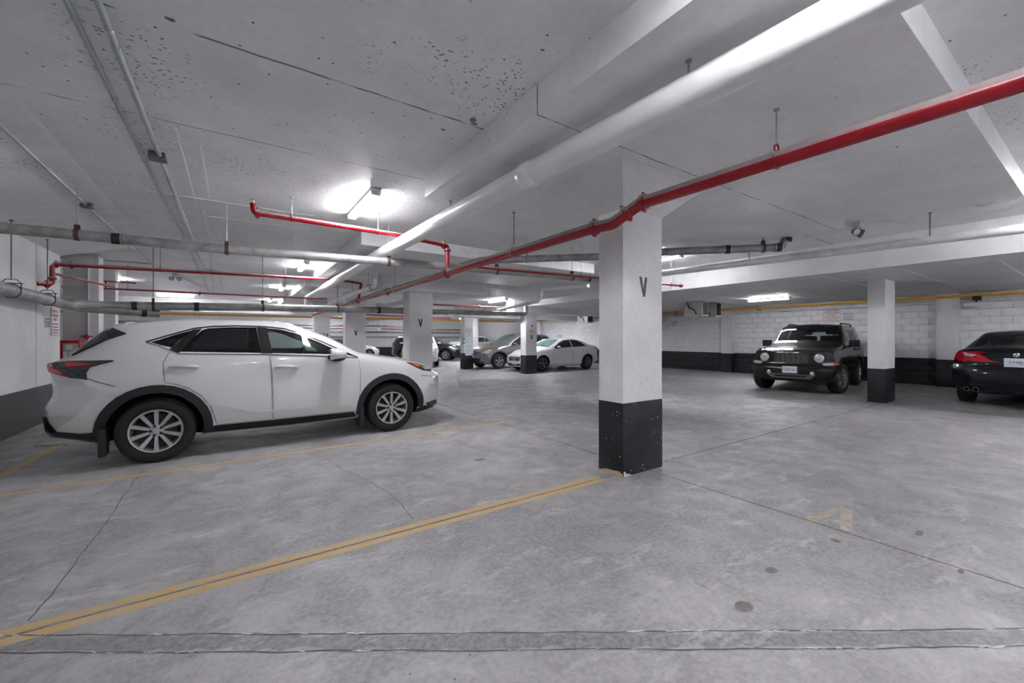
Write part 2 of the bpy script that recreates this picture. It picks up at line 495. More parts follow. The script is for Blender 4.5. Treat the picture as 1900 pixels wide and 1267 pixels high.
# yellow stall lines (the near one straddles the joint, so it is two strips)
ribbon('stall_line', [(-1.2, 2.913), (2.99, 2.913)], 0.066, M['yellow'], fl)
ribbon('stall_line', [(-1.2, 2.827), (2.99, 2.827)], 0.066, M['yellow'], fl)
ribbon('stall_line', [(-2.3, 5.47), (0.17, 5.59), (3.70, 5.70)], 0.085, M['yellow'], fl)
ribbon('stall_line', [(-1.93, 5.6), (-1.93, 6.2), (-1.84, 7.75), (-1.80, 9.5)], 0.09, M['yellow'], fl)
ribbon('stall_mark', [(3.61, 1.33), (4.03, 1.27)], 0.07, M['yellow_faint'], fl, z=0.001)
ribbon('stall_mark', [(3.63, 1.10), (4.10, 1.24)], 0.07, M['yellow_faint'], fl, z=0.0014)
# patched trench across the foreground
t0, t1 = Vector((-1.6, 3.31)), Vector((4.1, -0.48))
ribbon('patched_strip', [t0, t1], 0.10, M['patch'], fl, z=0.001, jit=0.002, seed=3)
dn = Vector((0.55, 0.835)).normalized()
for s_, sd in ((1, 5), (-1, 6)):
    a = t0 + dn * 0.055 * s_; b = t1 + dn * 0.055 * s_
    ribbon('strip_edge', [a, b], 0.006, M['edge'], fl, z=0.0016, jit=0.004, seed=sd)
    for k in range(34):
        q = a.lerp(b, R.random()); e = (b - a).normalized() * R.uniform(0.01, 0.05)
        ribbon('mortar_smear', [q - e, q + e], R.uniform(.004, .010), M['chalk'], fl, z=0.002, jit=0.004, seg=.012, seed=k + sd * 50, taper=True)
# cracks
ribbon('floor_crack', [(-0.784, 5.68), (-0.785, 4.47), (-0.80, 3.73), (-0.793, 3.28), (-0.82, 2.98)], 0.006, M['crack'], fl, jit=0.006, seed=11)
ribbon('floor_crack', [(0.888, 5.126), (0.979, 4.589), (1.109, 4.0), (1.161, 3.42), (1.15, 3.02)], 0.005, M['crack'], fl, jit=0.012, seed=12)
ribbon('floor_crack', [(-0.86, 2.6), (-0.75, 2.2), (-0.83, 1.9)], 0.005, M['crack'], fl, jit=0.01, seed=13)
for k, (x, y, a, b) in enumerate(((2.168, 1.084, .055, .038), (2.644, 1.16, .045, .03), (2.319, 4.08, .07, .045), (3.391, 1.088, .03, .03), (4.02, .80, .06, .02), (3.55, .53, .035, .015))):
    n = 18; rr = random.Random(k)
    poly = [(x + a * math.cos(2 * math.pi * i / n) * rr.uniform(.85, 1.1), y + b * math.sin(2 * math.pi * i / n) * rr.uniform(.85, 1.1), 0.0012) for i in range(n)]
    MB().add(poly, [tuple(range(n))]).build('oil_stain', M['stain'], fl, smooth=0)

# ceiling with drop panels, beams, lower soffits
ce = MB().box(-11, UR + .4, VF - .4, VB + .4, CE, CE + 0.3).build('ceiling', M['ceil'])
tag(ce, 'white painted concrete slab ceiling with pitted form marks', kind='structure')
def rough_box(x0, x1, y0, y1, z0, z1):
    return MB().bbox(x0, x1, y0, y1, z0, z1, 0.012)
rough_box(1.81, 7.35, 0.61, 4.45, 2.98, CE + .05).build('drop_panel', M['panel'], ce)
rough_box(1.81, 7.35, 7.25, 12.4, 2.98, CE + .05).build('drop_panel', M['panel'], ce)
rough_box(1.81, 5.8, 13.9, 18.6, 2.98, CE + .05).build('drop_panel', M['panel'], ce)
rough_box(1.81, 5.8, 20.4, 25.0, 2.98, CE + .05).build('drop_panel', M['panel'], ce)
MB().prism([(UL - .02, 2.87), (UL - .02, CE + .02), (-1.25, CE + .02), (-1.7, 3.12)], (0, VF, 0), (1, 0, 0), (0, 0, 1), (0, 10.75 - VF, 0)).build('haunch', M['ceil'], ce)
rough_box(9.6, UR + .3, VF - .2, 22.2, LOW, CE + .05).build('soffit', M['soffit'], ce)
rough_box(6.07, 9.62, 10.3, VB + .2, 2.86, CE + .05).build('soffit', M['soffit'], ce)
rough_box(3.06, 6.1, 10.3, 11.35, 2.63, CE).build('beam', M['beam'], ce)
rough_box(8.9, UR + .2, 13.0, 13.55, 2.40, 2.95).build('beam', M['beam'], ce)
rough_box(8.4, UR + .2, 16.6, 17.2, 2.36, 2.95).build('beam', M['beam'], ce)
rough_box(-9, 17, 23.6, 24.1, 2.62, CE + .05).build('beam', M['beam'], ce)
# raised form seams on the lower soffit and on the slab
for v in (1.1, 2.25, 3.4, 4.4, 5.55, 6.7, 7.8):
    a = R.uniform(0, .3)
    MB().box(9.9 + a, 16.6, v - .012, v + .012, LOW - .004, LOW + .002).build('form_seam', M['seam'], ce, smooth=0)
for (x0, x1, y0, y1) in ((-0.42, -0.405, 4.6, 6.9), (-.26, -.245, 4.9, 6.6), (-.9, 1.0, 6.72, 6.735), (-.3, 1.2, 7.6, 7.612), (-.35, -.338, 7.4, 9.0)):
    MB().box(x0, x1, y0, y1, CE - .004, CE + .002).build('form_seam', M['seam'], ce, smooth=0)

# left wall: smooth concrete with a black band, ends at a free corner
wl = struct('wall_left', MB().box(UL - .3, UL, VF, 10.72, 0.0, 2.9), M['wall'], label='white concrete wall with black dado behind the white SUV')
MB().box(UL - .31, UL + .004, VF, 10.724, 0, 0.61).build('black_band', M['band'], wl)
MB().box(UL - .01, UL + .004, 9.62, 9.64, .61, 2.88).build('form_joint', M['mortar'], wl, smooth=0)
# right wall of painted blocks
wr = struct('wall_right', MB().box(UR + .035, UR + .3, VF, VB, 0, CE), M['mortar'], label='white painted block wall with black dado')
bw, bh, g = 0.40, 0.2, 0.006
bm_w = MB().bbox(0, .04, g / 2, bw - g / 2, g / 2, bh - g / 2, .004).mesh('block', M['block'])
bm_b = MB().bbox(0, .04, g / 2, bw - g / 2, g / 2, bh - g / 2, .004).mesh('block', M['block_black'])
cells = []
for row in range(16):
    v = -7.0 + (0.2 if row % 2 else 0)
    while v < 22.6:
        cells.append((v, row)); v += bw
cells.sort(key=lambda c: (c[0] < 0.2, (c[1] > 13), c[0]))
rest = MB(); restb = MB(); rb = random.Random(4)
for i, (v, row) in enumerate(cells):
    dx = rb.uniform(-.003, .003)
    if i < 300:
        o = bpy.data.objects.new('block', bm_b if row < 4 else bm_w)
        COL.objects.link(o); o.parent = wr
        o.location = (UR + dx, v, row * bh)
    else:
        (restb if row < 4 else rest).box(UR + dx, UR + .04, v + g / 2, v + bw - g / 2, row * bh + g / 2, row * bh + bh - g / 2)
o = rest.build('block_courses', M['block'], wr, smooth=0, fix=False); o['kind'] = 'stuff'
o = restb.build('black_block_courses', M['block_black'], wr, smooth=0, fix=False); o['kind'] = 'stuff'
for (a, b) in ((8.93, 9.36), (2.55, 3.0), (15.2, 15.6), (21.6, 22.2)):
    p = MB().bbox(UR - .22, UR + .05, a, b, .78, CE, .008).build('pilaster', M['column'], wr)
    MB().bbox(UR - .224, UR + .05, a - .004, b + .004, 0, .78, .008).build('black_base', M['band'], p)
# far wall of upright boards, wall behind the camera, far left wall
wb = struct('wall_back', MB().box(-11, UR + .3, VB, VB + .3, 0, CE), M['wall'], label='white far wall with black dado')
MB().box(-11, UR, VB - .012, VB, 0, .75).build('black_band', M['band'], wb)
for i in range(44):
    x = -9.5 + i * 0.6
    MB().box(x + .01, x + .59, VB - .02, VB, .78, CE - .01).build('board', M['block'], wb, smooth=0)
struct('wall_front', MB().box(-11, UR + .3, VF - .3, VF, 0, CE), M['wall'], label='white wall behind the viewer')
wfl = struct('wall_side', MB().box(-11.2, -10.9, VF, VB, 0, CE), M['wall'], label='far left white wall beyond the opening')

# ------------------------------------------------------------------ columns
def column(label, u0, u1, v0, v1, top, cap=None, band=.73, marks=(), capz=None):
    t = thing('concrete_column', label, 'column', ((u0 + u1) / 2, (v0 + v1) / 2, 0), 0, 'concrete columns of the garage')
    MB().bbox(u0, u1, v0, v1, band - .002 if band else 0, top, .012).build('shaft', M['column'], t)
    if band:
        MB().bbox(u0 - .003, u1 + .003, v0 - .003, v1 + .003, 0, band, .012).build('black_base', M['band'], t)
    if cap:
        cu, cv, z1 = cap
        b = [(u0, v0), (u1, v0), (u1, v1), (u0, v1)]
        tp = [(u0 - cu, v0 - cv), (u1 + cu, v0 - cv), (u1 + cu, v1 + cv), (u0 - cu, v1 + cv)]
        vs = [(x, y, top - .002) for x, y in b] + [(x, y, z1) for x, y in tp]
        MB().add(vs, [(0, 1, 2, 3), (7, 6, 5, 4), (0, 4, 5, 1), (1, 5, 6, 2), (2, 6, 7, 3), (3, 7, 4, 0)]).build('capital', M['column'], t)
    return t
def vee(t, x, z, v, w, h, mat):
    """stencilled V made of two strokes on the face at v"""
    s = w * .30
    MB().prism([(-w / 2, h), (-w / 2 + s, h), (s * .35, .06 * h), (-s * .5, .18 * h)], (x, v - .0015, z), (1, 0, 0), (0, 0, 1), (0, .003, 0)).build('stencil_stroke', mat, t, smooth=0)
    MB().prism([(w / 2, h), (w / 2 - s, h), (-s * .35, -.02 * h), (s * .75, 0)], (x, v - .0015, z), (1, 0, 0), (0, 0, 1), (0, .003, 0)).build('stencil_stroke', mat, t, smooth=0)

cA = column('large foreground column with flared capital and grey stencilled V', 3.20, 3.82, 2.765, 3.09, 2.67, (.36, .30, 2.985))
vee(cA, 3.51, 1.81, 2.765, .125, .20, M['mark_worn'])
MB().prism([(2.765, 0), (3.09, 0), (3.0, .03), (2.82, .045), (2.765, .03)], (3.1965, 0, 0), (0, 1, 0), (0, 0, 1), (.004, 0, 0)).build('yellow_scuff', M['yellow'], cA, smooth=0)
cR = column('column between the black boxy SUV and the dark sedan', 11.53, 12.20, 2.82, 3.12, LOW + .01)
cB = column('white column with black V rising behind the white SUV hood', 3.85, 4.50, 10.5, 11.0, 2.66, band=0)
vee(cB, 4.15, 1.70, 10.5, .12, .21, M['mark'])
cE = column('slimmer far column with black V left of the hood column', 3.13, 3.80, 14.6, 15.0, 2.99, band=0)
vee(cE, 3.46, 1.49, 14.6, .11, .17, M['mark'])
cF = column('farthest column painted 124 above the white SUV windscreen', 3.0, 3.66, 20.1, 20.5, 2.99, band=.73)
text_part('lettering', '124', .27, M['mark'], cF, (3.38, 20.097, 1.54), (1, 0, 0), (0, 0, 1))
cC = column('column with camera sign and V in front of the white sedan', 9.50, 10.04, 13.06, 13.42, 2.41)
vee(cC, 9.77, 1.35, 13.06, .13, .19, M['mark'])
cD = column('column carrying a tall notice left of the grey crossover', 8.67, 9.16, 16.7, 17.05, 2.37)
cG = column('far plain column between the dark and grey crossovers', 12.2, 12.75, 22.6, 23.0, 2.87, band=.73)
cH = column('pier holding the red fire cabinet beyond the left wall', -2.97, -2.42, 12.5, 12.9, CE, band=.6)
cI = column('second pier behind the fire cabinet pier', -2.78, -2.50, 14.5, 14.8, CE, band=.6)
cJ = column('rust streaked far post between the parked white cars', 5.35, 5.72, 25.2, 25.55, CE, band=0)
# ------------------------------------------------------------------ pipes
def fillet(pts, r, n=6):
    pts = [Vector(p) for p in pts]
    if len(pts) < 3 or r <= 0: return pts
    out = [pts[0]]
    for a, b, c in zip(pts, pts[1:], pts[2:]):
        d1 = (a - b); d2 = (c - b)
        ang = d1.angle(d2)
        if ang > math.pi - .05: out.append(b); continue
        t = min(r / math.tan(ang / 2), d1.length * .45, d2.length * .45)
        p = b + d1.normalized() * t; q = b + d2.normalized() * t
        for i in range(n + 1):
            k = i / n
            out.append(p * (1 - k) ** 2 + b * 2 * k * (1 - k) + q * k * k)
    out.append(pts[-1])
    return out

def on_path(pts, s):
    """point and direction at fraction s of a polyline"""
    pts = [Vector(p) for p in pts]
    Ls = [(b - a).length for a, b in zip(pts, pts[1:])]
    d = s * sum(Ls)
    for a, b, l in zip(pts, pts[1:], Ls):
        if d <= l: return a.lerp(b, d / l), (b - a).normalized()
        d -= l
    return pts[-1], (pts[-1] - pts[-2]).normalized()

def hanger(t, c, d, r, ztop, mat, rodmat, style='ring', rodr=.006):
    c = Vector(c)
    if style == 'ring':       # flat band loop above the pipe
        mb = MB().ring(c, d, r + .004, .006, 20, 6)
        x = d.cross(Vector((0, 0, 1))).normalized()
        mb.tube([c + x * r * .5 + Vector((0, 0, r * .86)), c + x * .5 * r + Vector((0, 0, r * 1.6)), c + Vector((0, 0, r * 1.95)), c - x * .5 * r + Vector((0, 0, r * 1.6)), c - x * .5 * r + Vector((0, 0, r * .86))], .007, 6)
        z = r * 1.9
    elif style == 'strap':    # wide band round the pipe with a loop on top
        mb = MB().lathe([(r + .001, -.022), (r + .007, -.022), (r + .007, .022), (r + .001, .022)], c, d, 24)
        k = c + Vector((0, 0, r * 1.35))
        mb.lathe([(r * .42, -.022), (r * .52, -.022), (r * .52, .022), (r * .42, .022)], k, d, 18)
        z = r * 1.8
    else:                     # clevis: yoke above
        x = d.cross(Vector((0, 0, 1))).normalized()
        mb = MB().ring(c, d, r + .004, .006, 20, 6)
        a = Vector((0, 0, r * 1.15)); b = Vector((0, 0, r * 1.75))
        mb.tube([c + x * r * 1.02, c + x * r * 1.02 + a, c + x * r * .55 + b, c - x * r * .55 + b, c - x * r * 1.02 + a, c - x * r * 1.02], .006, 6)
        mb.cyl(c + x * r * 1.25 + a, c - x * r * 1.25 + a, .006, 8)
        z = r * 1.7
    h = mb.build('hanger', mat, t)
    MB().cyl(c + Vector((0, 0, z)), (c.x, c.y, ztop), rodr, 8).cyl((c.x, c.y, ztop - .008), (c.x, c.y, ztop + .002), .02, 10).build('rod', rodmat, h)
    return h

def coupling(t, c, d, r, kind='bolt', mat=None):
    d = Vector(d)
    if kind == 'bolt':        # red grooved coupling with ears
        x = d.cross(Vector((0, 0, 1))).normalized(); y = x.cross(d)
        mb = MB().lathe([(r, -.028), (r + .016, -.024), (r + .020, 0), (r + .016, .024), (r, .028)], c, d, 24)
        for s in (-1, 1):
            k = Vector(c) + y * s * (r + .024)
            mb.cyl(k - x * .025, k + x * .025, .009, 8)
        return mb.build('coupling', mat or M['red'], t)
    if kind == 'collar':
        return MB().lathe([(r, -.03), (r + .012, -.03), (r + .012, .03), (r, .03)], c, d, 24).build('collar', mat, t)
    o = MB().lathe([(r, -.055), (r + .006, -.055), (r + .006, .055), (r, .055)], c, d, 24).build('rubber_sleeve', M['coupling'], t)
    for s in (-.046, .046):
        MB().lathe([(r + .006, s - .005), (r + .010, s - .005), (r + .010, s + .005), (r + .006, s + .005)], Vector(c), d, 20).build('clamp_band', M['clamp'], o)
    return o

def run(name, label, cat, pts, r, mat, bend=.1, couplings=(), hangers=(), group=None, seg=18, cmat=None):
    t = thing(name, label, cat, pts[0], 0, group)
    MB().tube(fillet(pts, bend), r, seg).build('pipe', mat, t, smooth=50)
    for (s, kind) in couplings:
        c, d = on_path(pts, s); coupling(t, c, d, r, kind, cmat or mat)
    for (s, zt, hm, rm, st) in hangers:
        c, d = on_path(pts, s); hanger(t, c, d, r, zt, M[hm], M[rm], st)
    return t

# big white jacketed pipe under the drop panel
wp = [(2.26, -1.2, 2.79), (2.211, .75, 2.79), (2.118, 2.84, 2.79), (2.05, 7.13, 2.79), (2.12, 15.6, 2.79), (2.12, 15.75, 2.3)]
t = run('jacketed_pipe', 'thick white jacketed pipe running under the drop panel', 'pipe', wp, .098, M['white_pipe'], .12)
for y, zt in ((1.40, 2.98), (4.38, 2.98), (8.4, 2.98)):
    x = 2.18 if y < 2 else (2.1 if y < 5 else 2.06)
    MB().cyl((x, y, 2.885), (x, y, zt), .007, 8).cyl((x, y, zt - .01), (x, y, zt + .002), .018, 10).build('rod', M['rod'], t)
MB().lathe([(.097, -.09), (.104, -.08), (.113, -.02), (.113, .02), (.104, .08), (.097, .09)], (2.118, 2.86, 2.79), (-.02, 1, 0), 24).build('mastic_collar', M['white_pipe'], t)
for y in (9.6, 15.3): MB().lathe([(.097, -.03), (.108, -.03), (.108, .03), (.097, .03)], (2.06 + (y - 7.1) * .008, y, 2.79), (0, 1, 0), 24).build('collar', M['coupling'] if y > 15 else M['white_pipe'], t)

# red sprinkler main with a jog beside the near column
rm_ = [(3.22, -1.5, 2.628), (3.13, 2.50, 2.628), (3.00, 2.72, 2.47), (2.96, 2.95, 2.47), (2.96, 6.4, 2.47), (2.96, 14.1, 2.47), (2.7, 18.4, 2.36)]
t = run('sprinkler_main', 'long red sprinkler main jogging past the foreground column', 'pipe', rm_, .057, M['red'], .10)
for (c, d, k) in (((3.131, 2.46, 2.628), (-.03, 1, 0), 1), ((3.065, 2.61, 2.549), (-.4, .62, -.5), 1), ((2.965, 2.92, 2.47), (-.15, 1, 0), 1), ((2.96, 9.5, 2.47), (0, 1, 0), 1), ((2.96, 6.29, 2.47), (0, 1, 0), 1), ((2.96, 12.2, 2.47), (0, 1, 0), 1)):
    coupling(t, c, Vector(d).normalized(), .057, 'bolt')
for (x, y, z, zt, hm, rm) in ((3.157, 1.354, 2.628, 2.98, 'red', 'rod'), (2.96, 4.33, 2.47, 2.98, 'rod', 'rod_dark'), (2.96, 9.0, 2.47, 2.98, 'rod', 'rod'), (2.96, 12.9, 2.47, CE, 'rod', 'rod')):
    hanger(t, (x, y, z), Vector((0, 1, 0)), .058, zt, M[hm], M[rm], 'ring')

# red branches
br = [(.205, 5.98, 3.04), (.215, 5.985, 2.925), (2.02, 6.07, 2.93), (2.96, 6.29, 2.925), (2.96, 6.29, 2.47)]
t = run('sprinkler_branch', 'red sprinkler branch crossing below the nearest tube light', 'pipe', br, .034, M['red'], .06, [(.045, 'bolt'), (.84, 'bolt'), (.885, 'bolt'), (.985, 'bolt')])
MB().cyl((.205, 5.98, 3.03), (.205, 5.98, 3.07), .014, 10).lathe([(.004, 0), (.03, .004), (.03, .01), (.004, .01)], (.205, 5.98, 3.085), (0, 0, 1), 14).build('sprinkler_head', M['clamp'], t)
hanger(t, (.63, 6.0, 2.926), Vector((1, 0, 0)), .034, CE, M['red'], M['rod'], 'ring', .005)
hanger(t, (1.75, 6.06, 2.929), Vector((1, 0, 0)), .034, CE, M['red'], M['rod'], 'ring', .004)
br2 = [(-2.585, 9.66, 2.255), (-2.45, 9.817, 2.265), (-2.45, 9.817, 2.60), (2.31, 11.6, 2.935), (2.96, 11.85, 2.92), (2.96, 12.2, 2.47)]
t = run('sprinkler_branch', 'red sprinkler branch rising from the left wall in a double bend', 'pipe', br2, .034, M['red'], .07, [(.02, 'bolt'), (.045, 'bolt'), (.085, 'bolt'), (.11, 'bolt')])
tb2 = t
for s in (.28, .4, .62, .8):
    c, d = on_path(br2, s); hanger(t, c, d, .034, CE, M['red'], M['rod_dark'], 'ring', .004)
br3 = [(-3.3, 13.85, 2.6), (1.65, 13.7, 2.6), (2.4, 13.7, 2.6)]
t = run('sprinkler_branch', 'thin red branch behind the white SUV, second from the ceiling', 'pipe', br3, .026, M['red'], .05, [(.45, 'bolt')])
for s in (.2, .5, .8):
    c, d = on_path(br3, s); hanger(t, c, d, .026, CE, M['red'], M['rod_dark'], 'ring', .004)
MB().tube(fillet([(-2.45, 9.85, 2.45), (-2.0, 11.5, 2.43), (-2.3, 12.4, 2.55)], .05), .022, 10).build('side_pipe', M['red'], tb2)
MB().cyl((-2.55, 13.83, 2.6), (-2.55, 13.83, 2.78), .02, 8).cyl((-2.75, 13.8, 2.78), (-2.0, 13.8, 2.77), .02, 8).build('side_pipe', M['red'], t)
br4 = [(2.98, 6.10, 2.50), (3.3, 6.16, 2.60), (6.04, 5.86, 2.60), (9.3, 6.15, 2.70)]
t = run('sprinkler_branch', 'red sprinkler branch passing behind the foreground column', 'pipe', br4, .028, M['red'], .05, [(.99, 'collar')])
for s in (.42, .52, .92):
    c, d = on_path(br4, s); hanger(t, c, d, .028, CE, M['red'], M['rod'], 'ring', .004)
br5 = [(6.0, 13.9, 2.62), (14.6, 13.9, 2.68)]
t = run('sprinkler_branch', 'far red branch above the grey crossover and white sedan', 'pipe', br5, .030, M['red'], .05, [(.22, 'bolt')])
br6 = [(5.0, 19.6, 2.5), (9.8, 20.4, 2.5)]
run('sprinkler_branch', 'dark red pipe ending above the sign column', 'pipe', br6, .03, M['ink_red'], .05, [(.5, 'collar')])

# galvanised drain crossing in front of the white pipe
gd = [(-2.6, 7.0, 2.60), (-1.52, 6.9, 2.60), (-.07, 6.87, 2.595), (2.04, 6.56, 2.605), (6.18, 6.07, 2.605), (7.4, 5.95, 2.605)]
t = run('drain_pipe', 'galvanised drain pipe spanning under the ceiling above the white SUV', 'pipe', gd, .062, M['galv'], 0, group='galvanised drain pipes')
coupling(t, (-1.18, 6.89, 2.597), Vector((1, -.02, 0)), .062, 'rubber')
hanger(t, (-1.52, 6.9, 2.60), Vector((1, 0, 0)), .064, CE, M['rust'], M['rod'], 'strap')
hanger(t, (-.07, 6.87, 2.595), Vector((1, -.03, 0)), .064, CE, M['rust'], M['rod'], 'strap')
hanger(t, (2.06, 6.56, 2.605), Vector((1, -.1, 0)), .064, CE, M['rust'], M['rod'], 'strap')
hanger(t, (3.95, 6.33, 2.605), Vector((1, -.1, 0)), .064, CE, M['rust'], M['rod'], 'strap')
hanger(t, (5.6, 6.14, 2.605), Vector((1, -.1, 0)), .064, CE, M['rust'], M['rod'], 'strap')
coupling(t, (6.0, 6.09, 2.605), Vector((1, -.1, 0)), .062, 'rubber')
dd = [(3.3, 6.44, 2.64), (3.7, 6.50, 2.79), (4.0, 6.27, 2.80), (5.3, 5.12, 2.81), (5.9, 4.24, 2.81), (7.22, 3.03, 2.83), (7.28, 2.97, 2.99)]
t = run('drain_pipe', 'dark drain pipe with elbow up into the ceiling right of the column', 'pipe', dd, .062, M['galv_dark'], .10, group='galvanised drain pipes')
d_ = Vector((1.4, -1.29, .02)).normalized()
for s in ((6.62, 3.575, 2.82), (7.18, 3.06, 2.828)): coupling(t, s, d_, .062, 'rubber')
MB().lathe([(.062, -.03), (.07, -.03), (.07, .03), (.062, .03)], (7.28, 2.97, 2.945), (0, 0, 1), 24).build('rubber_sleeve', M['coupling'], t)
coupling(t, (3.92, 6.35, 2.80), Vector((.7, -.7, 0)), .062, 'rubber')
hanger(t, (7.02, 3.207, 2.826), d_, .064, 2.985, M['rust'], M['rod_dark'], 'strap')
hanger(t, (4.35, 5.96, 2.80), d_, .064, CE, M['rod_dark'], M['rod'], 'ring')
# low drain along the left wall, then across behind the SUV
wd = [(-2.36, 3.5, 2.07), (-2.36, 7.65, 1.995), (-2.36, 9.9, 1.965), (-1.95, 10.45, 1.98), (.6, 10.75, 2.08), (4.6, 11.75, 2.20), (9.2, 13.0 - .35, 2.31), (9.2, 12.65, 2.62)]
t = run('drain_pipe', 'fat grey drain along the left wall turning behind the white SUV', 'pipe', wd, .083, M['galv'], .25, group='galvanised drain pipes')
for y in (8.0, 9.25): hanger(t, (-2.36, y, 1.995 - (y - 7.65) * .013), Vector((0, 1, 0)), .085, 2.9, M['rod_dark'], M['rod_dark'], 'yoke')
for k in ((-1.55, 10.5, 1.996), (-.62, 10.61, 2.032), (3.3, 11.42, 2.16), (4.05, 11.61, 2.183), (5.6, 12.02, 2.224)):
    coupling(t, k, Vector((1, .12, .03)).normalized(), .083, 'rubber')
for k in ((-1.28, 10.53, 2.006), (.55, 10.75, 2.078), (2.2, 11.15, 2.128), (5.0, 11.85, 2.21)):
    hanger(t, k, Vector((1, .12, .03)).normalized(), .085, CE if k[0] < 1 else 2.98, M['rust'], M['rod_dark'], 'strap')
wy = [(-2.36, 9.55, 1.965), (-2.20, 10.35, 1.92), (-1.2, 10.62, 1.87), (.9, 10.9, 1.80)]
MB().tube(fillet(wy[:3], .2), .075, 18).build('wye_branch', M['galv'], t)
coupling(t, (-1.42, 10.56, 1.88), Vector((1, .27, -.06)).normalized(), .075, 'rubber')
# white drain with elbow under the second drop panel
wd2 = [(2.62, 14.6, 2.56), (2.72, 10.1, 2.60), (2.75, 9.75, 2.60), (2.75, 9.75, 2.99)]
t = run('drain_pipe', 'white drain with taped elbow beside the deep beam', 'pipe', wd2, .055, M['white_pipe'], .09)
coupling(t, (2.735, 9.95, 2.60), Vector((0, 1, 0)), .056, 'collar', M['gold'])
hanger(t, (2.73, 10.25, 2.60), Vector((0, 1, 0)), .056, 2.98, M['rust'], M['rod'], 'strap')
# silver pipe in front of the right-hand beam
sp = [(8.55, -2.5, 2.83), (8.48, .70, 2.80), (7.74, 5.59, 2.80), (7.55, 7.0, 2.80)]
t = run('silver_pipe', 'long silver pipe hung in front of the right-hand beam', 'pipe', sp, .062, M['silver'], 0)
for y, x in ((1.55, 8.35), (3.9, 8.0), (5.35, 7.775)):
    MB().cyl((x, y, 2.86), (x, y, CE), .007, 8).cyl((x, y, CE - .01), (x, y, CE + .002), .02, 10).build('rod', M['rod_dark'] if y < 4 else M['rod'], t)
# white bent pipe on the beam left of the foreground column
bp = [(6.9, 7.0, 2.62), (7.1, 9.0, 2.74), (7.1, 9.05, 2.52), (7.1, 9.2, 2.42), (8.1, 12.9, 2.44)]
run('bent_pipe', 'white pipe with a double bend left of the foreground column', 'pipe', bp, .045, M['white_pipe'], .09, [(.7, 'collar')])
# orange gas line: across the far bay, then along the right wall
og = [(-9, 25.6, 2.55), (16.0, 23.2, 2.55)]
t = run('gas_pipe', 'orange gas pipe spanning the far bay behind the columns', 'pipe', og, .05, M['orange'], 0)
for s in (.12, .2, .3, .42, .6, .8):
    c, d = on_path(og, s); hanger(t, c, d, .05, CE, M['rod_dark'], M['rod_dark'], 'ring')
og2 = [(16.86, 23.0, 2.57), (16.86, -2, 2.57)]
t = run('gas_pipe', 'orange gas pipe along the top of the right-hand block wall', 'pipe', og2, .038, M['orange'], 0)
for y in (.6, 4.2, 7.9, 11.5, 15.0, 18.0):
    MB().box(16.82, 17.1, y - .02, y + .02, 2.50, 2.525).box(16.82, 16.90, y - .02, y + .02, 2.605, 2.64).build('bracket', M['jbox'], t)
t = run('grey_service_pipe', 'thin grey pipe just below the orange line on the right wall', 'pipe', [(17.0, 22, 2.44), (17.0, -2, 2.44)], .05, M['silver'], 0)
# far services: grey and red lines across the back
for k, (lab, v, z, r, m, x0, x1) in enumerate((('upper grey service pipe across the far wall', 30.6, 2.32, .075, 'galv', -6, 12.8), ('far red pipe below the grey service pipes', 30.2, 2.12, .05, 'red', -6, 16), ('lower grey service pipe across the far wall', 30.5, 1.88, .085, 'galv', -1, 16), ('lowest grey rail across the far bay wall', 30.8, 1.52, .06, 'galv', 4, 16))):
    t = run('service_pipe', lab, 'pipe', [(x0, v, z), (x1, v, z)], r, M[m], 0, group='far service pipes')
    for x in range(int(x0) + 2, int(x1), 4):
        MB().box(x - .03, x + .03, v, VB - .01, z - .03, z + .03).build('bracket', M['jbox'], t)
# conduits on the ceiling
def conduit(label, pts, r, straps=()):
    t = thing('ceiling_conduit', label, 'conduit', pts[0], 0, 'steel conduits on the ceiling')
    MB().tube(fillet(pts, .08), r, 10).build('tube', M['conduit'], t)
    for s in straps:
        c, d = on_path(pts, s)
        MB().lathe([(r, -.012), (r + .004, -.012), (r + .004, .012), (r, .012)], c, d, 14).build('strap', M['clamp'], t)
        MB().lathe([(r, -.03), (r + .003, -.03), (r + .003, .03), (r, .03)], c + d * .2, d, 14).build('sleeve', M['conduit'], t)
    return t
conduit('left of the paired ceiling conduits', [(-.735, -2, 3.17), (-.735, 19.5, 3.17)], .017, [.2, .29, .34, .43, .52, .6])
conduit('right of the paired ceiling conduits, entering the junction box', [(-.595, -2, 3.165), (-.595, 13.2, 3.165), (-.3, 13.5, 3.165), (-.3, 19, 3.165)], .019, [.25, .33, .37, .47, .56])
conduit('single ceiling conduit nearest the left wall', [(-1.57, -2, 3.128), (-1.60, 10.7, 3.128), (-1.6, 11.0, 3.17), (-1.6, 13.0, 3.17), (-3.6, 13.1, 3.17)], .015, [.35, .47, .55, .62])
conduit('short slanting conduit feeding the left emergency light', [(-1.28, 14.9, 3.16), (-.75, 18.6, 3.16)], .015, [.5])
def jbox(label, c, w, l, h):
    o = thing('junction_box', label, 'junction box', (c[0], c[1], c[2] - h), 0)
    MB().bbox(c[0] - w / 2, c[0] + w / 2, c[1] - l / 2, c[1] + l / 2, c[2] - h, c[2], .004).build('box', M['jbox'], o)
    MB().box(c[0] - w / 2 - .006, c[0] + w / 2 + .006, c[1] - l / 2 - .006, c[1] + l / 2 + .006, c[2] - h - .003, c[2] - h + .001).build('cover', M['jbox'], o, smooth=0)
    for sx in (-1, 1):
        for sy in (-1, 1):
            MB().cyl((c[0] + sx * w * .42, c[1] + sy * l * .42, c[2] - h - .006), (c[0] + sx * w * .42, c[1] + sy * l * .42, c[2] - h), .005, 8).build('screw', M['clamp'], o)
jbox('grey steel junction box on the paired ceiling conduits', (-.615, 5.33, CE), .13, .13, .06)
